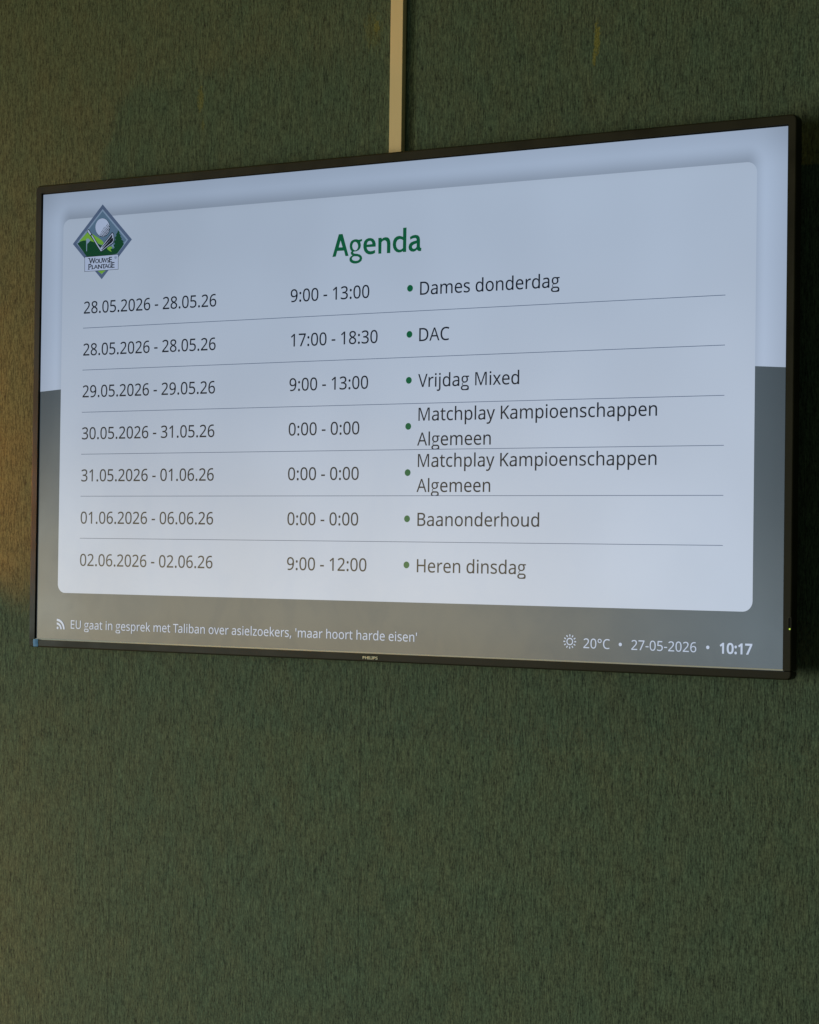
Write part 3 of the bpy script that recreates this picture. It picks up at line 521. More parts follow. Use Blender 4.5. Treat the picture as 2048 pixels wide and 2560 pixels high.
SHAPES = [["heading_text","green",[[[-73.66,214.43],[-63.31,246.03],[-56.91,246.02],[-46.53,214.55],[-51.75,214.46],[-54.2,222.43],[-65.5,222.51],[-67.82,214.79]],[[-60.25,237.01],[-63.13,227.37],[-56.72,227.29]],[[-24.36,236.97],[-24.32,234.24],[-27.53,233.07],[-26.56,230.28],[-26.28,227.34],[-27.38,223.99],[-29.88,221.5],[-33.89,220.17],[-37.93,220.02],[-38.96,219.3],[-38.48,218.0],[-36.73,217.21],[-32.11,216.65],[-27.47,215.21],[-24.55,212.61],[-23.7,209.64],[-25.03,206.3],[-28.45,204.05],[-33.04,203.04],[-37.67,203.2],[-41.74,204.6],[-44.44,206.9],[-45.06,209.67],[-44.4,211.98],[-42.46,213.83],[-40.16,214.87],[-41.92,216.05],[-42.99,217.77],[-42.78,219.52],[-41.42,220.9],[-43.18,222.47],[-44.38,224.99],[-44.89,227.95],[-44.37,231.84],[-42.8,234.68],[-39.93,236.46],[-36.47,237.22],[-33.01,237.11],[-30.11,236.15]],[[-40.6,227.9],[-39.96,230.89],[-38.14,233.03],[-35.84,233.67],[-33.52,232.75],[-31.63,230.39],[-30.78,227.31],[-31.54,224.33],[-33.35,222.19],[-35.65,221.54],[-37.97,222.46],[-39.86,224.82]],[[-36.67,213.5],[-31.47,213.0],[-28.8,211.68],[-27.97,210.07],[-29.09,207.99],[-31.95,206.88],[-35.41,206.88],[-38.89,207.76],[-40.77,209.63],[-40.69,211.58],[-39.21,212.96]],[[-1.82,224.91],[-16.59,225.01],[-15.86,222.33],[-13.76,220.07],[-10.87,218.93],[-7.44,219.12],[-2.66,220.3],[-2.59,216.21],[-5.66,214.93],[-9.66,214.38],[-13.67,214.81],[-17.72,216.8],[-20.65,220.18],[-22.1,224.65],[-22.17,229.04],[-20.86,233.35],[-18.03,236.1],[-14.03,237.51],[-10.02,237.46],[-5.99,236.04],[-3.08,232.76],[-1.76,228.79]],[[-16.53,228.51],[-7.36,228.74],[-7.98,231.3],[-9.61,232.96],[-11.91,233.58],[-14.19,232.94],[-15.77,231.09]],[[2.34,236.7],[7.46,236.77],[8.06,234.99],[10.54,236.58],[13.94,237.15],[17.92,236.51],[20.56,234.42],[21.86,231.24],[22.37,227.82],[22.23,214.58],[16.67,214.61],[16.7,227.68],[16.09,230.62],[14.35,232.38],[11.73,232.83],[9.25,231.81],[7.68,230.16],[7.58,214.65],[2.68,214.64]],[[42.6,248.3],[48.11,248.43],[47.95,214.63],[42.89,214.73],[42.42,216.01],[39.74,214.72],[36.36,214.44],[32.4,215.34],[28.97,218.06],[26.76,221.76],[26.01,226.16],[26.62,230.95],[28.71,234.69],[32.07,236.9],[36.0,237.62],[39.39,237.12],[42.57,235.77]],[[42.64,231.14],[40.37,232.53],[37.2,233.11],[33.84,231.96],[31.96,229.18],[31.45,225.83],[32.06,222.41],[34.02,219.69],[36.87,218.27],[39.9,218.57],[42.58,220.15]],[[53.81,235.08],[58.48,237.0],[62.95,237.4],[66.88,236.38],[69.37,233.64],[70.1,229.75],[70.11,221.6],[70.59,219.17],[72.5,218.58],[72.0,214.48],[68.88,214.47],[66.64,215.27],[65.27,216.79],[62.73,214.83],[59.39,214.16],[55.46,214.97],[52.62,217.34],[51.67,220.77],[52.51,224.57],[55.27,227.29],[59.73,228.75],[64.52,229.61],[64.38,231.54],[63.02,232.88],[60.22,233.05],[56.88,232.29],[54.32,231.2]],[[64.81,225.47],[60.35,224.29],[57.92,222.8],[57.16,220.73],[58.2,218.94],[60.45,218.04],[63.01,218.85],[64.66,220.67]]]],["news_icon","pale",[[[-561.1,-322.6],[-561.19,-322.01],[-561.46,-321.48],[-561.88,-321.06],[-562.41,-320.79],[-563.0,-320.7],[-563.59,-320.79],[-564.12,-321.06],[-564.54,-321.48],[-564.81,-322.01],[-564.9,-322.6],[-564.81,-323.19],[-564.54,-323.72],[-564.12,-324.14],[-563.59,-324.41],[-563.0,-324.5],[-562.41,-324.41],[-561.88,-324.14],[-561.46,-323.72],[-561.19,-323.19]],[[-554.8,-324.4],[-554.92,-322.84],[-555.29,-321.31],[-555.89,-319.86],[-556.71,-318.52],[-557.73,-317.33],[-558.92,-316.31],[-560.26,-315.49],[-561.71,-314.89],[-563.24,-314.52],[-564.8,-314.4],[-564.8,-317.4],[-563.7,-317.49],[-562.64,-317.74],[-561.62,-318.16],[-560.69,-318.74],[-559.85,-319.45],[-559.14,-320.29],[-558.56,-321.22],[-558.14,-322.24],[-557.89,-323.3],[-557.8,-324.4]],[[-549.2,-324.4],[-549.39,-321.96],[-549.96,-319.58],[-550.9,-317.32],[-552.18,-315.23],[-553.77,-313.37],[-555.63,-311.78],[-557.72,-310.5],[-559.98,-309.56],[-562.36,-308.99],[-564.8,-308.8],[-564.8,-312.0],[-562.86,-312.15],[-560.97,-312.61],[-559.17,-313.35],[-557.51,-314.37],[-556.03,-315.63],[-554.77,-317.11],[-553.75,-318.77],[-553.01,-320.57],[-552.55,-322.46],[-552.4,-324.4]]]],["weather_icon","pale",[[[312.8,-314.7],[312.68,-313.61],[312.31,-312.57],[311.73,-311.64],[310.96,-310.87],[310.03,-310.29],[308.99,-309.92],[307.9,-309.8],[306.81,-309.92],[305.77,-310.29],[304.84,-310.87],[304.07,-311.64],[303.49,-312.57],[303.12,-313.61],[303.0,-314.7],[303.12,-315.79],[303.49,-316.83],[304.07,-317.76],[304.84,-318.53],[305.77,-319.11],[306.81,-319.48],[307.9,-319.6],[308.99,-319.48],[310.03,-319.11],[310.96,-318.53],[311.73,-317.76],[312.31,-316.83],[312.68,-315.79]],[[311.31,-315.48],[311.05,-316.22],[310.64,-316.88],[310.08,-317.44],[309.42,-317.85],[308.68,-318.11],[307.9,-318.2],[307.12,-318.11],[306.38,-317.85],[305.72,-317.44],[305.16,-316.88],[304.75,-316.22],[304.49,-315.48],[304.4,-314.7],[304.49,-313.92],[304.75,-313.18],[305.16,-312.52],[305.72,-311.96],[306.38,-311.55],[307.12,-311.29],[307.9,-311.2],[308.68,-311.29],[309.42,-311.55],[310.08,-311.96],[310.64,-312.52],[311.05,-313.18],[311.31,-313.92],[311.4,-314.7]],[[314.6,-315.45],[317.3,-315.45],[317.3,-313.95],[314.6,-313.95]],[[314.08,-312.0],[316.42,-310.65],[315.67,-309.35],[313.33,-310.7]],[[311.9,-309.27],[313.25,-306.93],[311.95,-306.18],[310.6,-308.52]],[[308.65,-308.0],[308.65,-305.3],[307.15,-305.3],[307.15,-308.0]],[[305.2,-308.52],[303.85,-306.18],[302.55,-306.93],[303.9,-309.27]],[[302.47,-310.7],[300.13,-309.35],[299.38,-310.65],[301.72,-312.0]],[[301.2,-313.95],[298.5,-313.95],[298.5,-315.45],[301.2,-315.45]],[[301.72,-317.4],[299.38,-318.75],[300.13,-320.05],[302.47,-318.7]],[[303.9,-320.13],[302.55,-322.47],[303.85,-323.22],[305.2,-320.88]],[[307.15,-321.4],[307.15,-324.1],[308.65,-324.1],[308.65,-321.4]],[[310.6,-320.88],[311.95,-323.22],[313.25,-322.47],[311.9,-320.13]],[[313.33,-318.7],[315.67,-320.05],[316.42,-318.75],[314.08,-317.4]]]],["separator_dot","pale",[[[383.7,-316.1],[383.59,-315.39],[383.26,-314.75],[382.75,-314.24],[382.11,-313.91],[381.4,-313.8],[380.69,-313.91],[380.05,-314.24],[379.54,-314.75],[379.21,-315.39],[379.1,-316.1],[379.21,-316.81],[379.54,-317.45],[380.05,-317.96],[380.69,-318.29],[381.4,-318.4],[382.11,-318.29],[382.75,-317.96],[383.26,-317.45],[383.59,-316.81]]]],["separator_dot","pale",[[[506.5,-315.7],[506.39,-314.99],[506.06,-314.35],[505.55,-313.84],[504.91,-313.51],[504.2,-313.4],[503.49,-313.51],[502.85,-313.84],[502.34,-314.35],[502.01,-314.99],[501.9,-315.7],[502.01,-316.41],[502.34,-317.05],[502.85,-317.56],[503.49,-317.89],[504.2,-318.0],[504.91,-317.89],[505.55,-317.56],[506.06,-317.05],[506.39,-316.41]]]],["bullet","green",[[[59.7,163.9],[59.54,165.12],[59.07,166.25],[58.32,167.22],[57.35,167.97],[56.22,168.44],[55.0,168.6],[53.78,168.44],[52.65,167.97],[51.68,167.22],[50.93,166.25],[50.46,165.12],[50.3,163.9],[50.46,162.68],[50.93,161.55],[51.68,160.58],[52.65,159.83],[53.78,159.36],[55.0,159.2],[56.22,159.36],[57.35,159.83],[58.32,160.58],[59.07,161.55],[59.54,162.68]]]],["bullet","green",[[[59.7,100.3],[59.54,101.52],[59.07,102.65],[58.32,103.62],[57.35,104.37],[56.22,104.84],[55.0,105.0],[53.78,104.84],[52.65,104.37],[51.68,103.62],[50.93,102.65],[50.46,101.52],[50.3,100.3],[50.46,99.08],[50.93,97.95],[51.68,96.98],[52.65,96.23],[53.78,95.76],[55.0,95.6],[56.22,95.76],[57.35,96.23],[58.32,96.98],[59.07,97.95],[59.54,99.08]]]],["bullet","green",[[[59.7,36.8],[59.54,38.02],[59.07,39.15],[58.32,40.12],[57.35,40.87],[56.22,41.34],[55.0,41.5],[53.78,41.34],[52.65,40.87],[51.68,40.12],[50.93,39.15],[50.46,38.02],[50.3,36.8],[50.46,35.58],[50.93,34.45],[51.68,33.48],[52.65,32.73],[53.78,32.26],[55.0,32.1],[56.22,32.26],[57.35,32.73],[58.32,33.48],[59.07,34.45],[59.54,35.58]]]],["bullet","green",[[[59.7,-26.7],[59.54,-25.48],[59.07,-24.35],[58.32,-23.38],[57.35,-22.63],[56.22,-22.16],[55.0,-22.0],[53.78,-22.16],[52.65,-22.63],[51.68,-23.38],[50.93,-24.35],[50.46,-25.48],[50.3,-26.7],[50.46,-27.92],[50.93,-29.05],[51.68,-30.02],[52.65,-30.77],[53.78,-31.24],[55.0,-31.4],[56.22,-31.24],[57.35,-30.77],[58.32,-30.02],[59.07,-29.05],[59.54,-27.92]]]],["bullet","green",[[[59.7,-90.5],[59.54,-89.28],[59.07,-88.15],[58.32,-87.18],[57.35,-86.43],[56.22,-85.96],[55.0,-85.8],[53.78,-85.96],[52.65,-86.43],[51.68,-87.18],[50.93,-88.15],[50.46,-89.28],[50.3,-90.5],[50.46,-91.72],[50.93,-92.85],[51.68,-93.82],[52.65,-94.57],[53.78,-95.04],[55.0,-95.2],[56.22,-95.04],[57.35,-94.57],[58.32,-93.82],[59.07,-92.85],[59.54,-91.72]]]],["bullet","green",[[[59.7,-154.1],[59.54,-152.88],[59.07,-151.75],[58.32,-150.78],[57.35,-150.03],[56.22,-149.56],[55.0,-149.4],[53.78,-149.56],[52.65,-150.03],[51.68,-150.78],[50.93,-151.75],[50.46,-152.88],[50.3,-154.1],[50.46,-155.32],[50.93,-156.45],[51.68,-157.42],[52.65,-158.17],[53.78,-158.64],[55.0,-158.8],[56.22,-158.64],[57.35,-158.17],[58.32,-157.42],[59.07,-156.45],[59.54,-155.32]]]],["bullet","green",[[[59.7,-217.6],[59.54,-216.38],[59.07,-215.25],[58.32,-214.28],[57.35,-213.53],[56.22,-213.06],[55.0,-212.9],[53.78,-213.06],[52.65,-213.53],[51.68,-214.28],[50.93,-215.25],[50.46,-216.38],[50.3,-217.6],[50.46,-218.82],[50.93,-219.95],[51.68,-220.92],[52.65,-221.67],[53.78,-222.14],[55.0,-222.3],[56.22,-222.14],[57.35,-221.67],[58.32,-220.92],[59.07,-219.95],[59.54,-218.82]]]],["row_divider","rule",[[[-522.4,131.68],[523.2,131.68],[523.2,132.51999999999998],[-522.4,132.51999999999998]]]],["row_divider","rule",[[[-522.4,68.08],[523.2,68.08],[523.2,68.92],[-522.4,68.92]]]],["row_divider","rule",[[[-522.4,4.18],[523.2,4.18],[523.2,5.02],[-522.4,5.02]]]],["row_divider","rule",[[[-522.4,-59.32],[523.2,-59.32],[523.2,-58.48],[-522.4,-58.48]]]],["row_divider","rule",[[[-522.4,-122.82000000000001],[523.2,-122.82000000000001],[523.2,-121.98],[-522.4,-121.98]]]],["row_divider","rule",[[[-522.4,-186.32],[523.2,-186.32],[523.2,-185.48000000000002],[-522.4,-185.48000000000002]]]]]
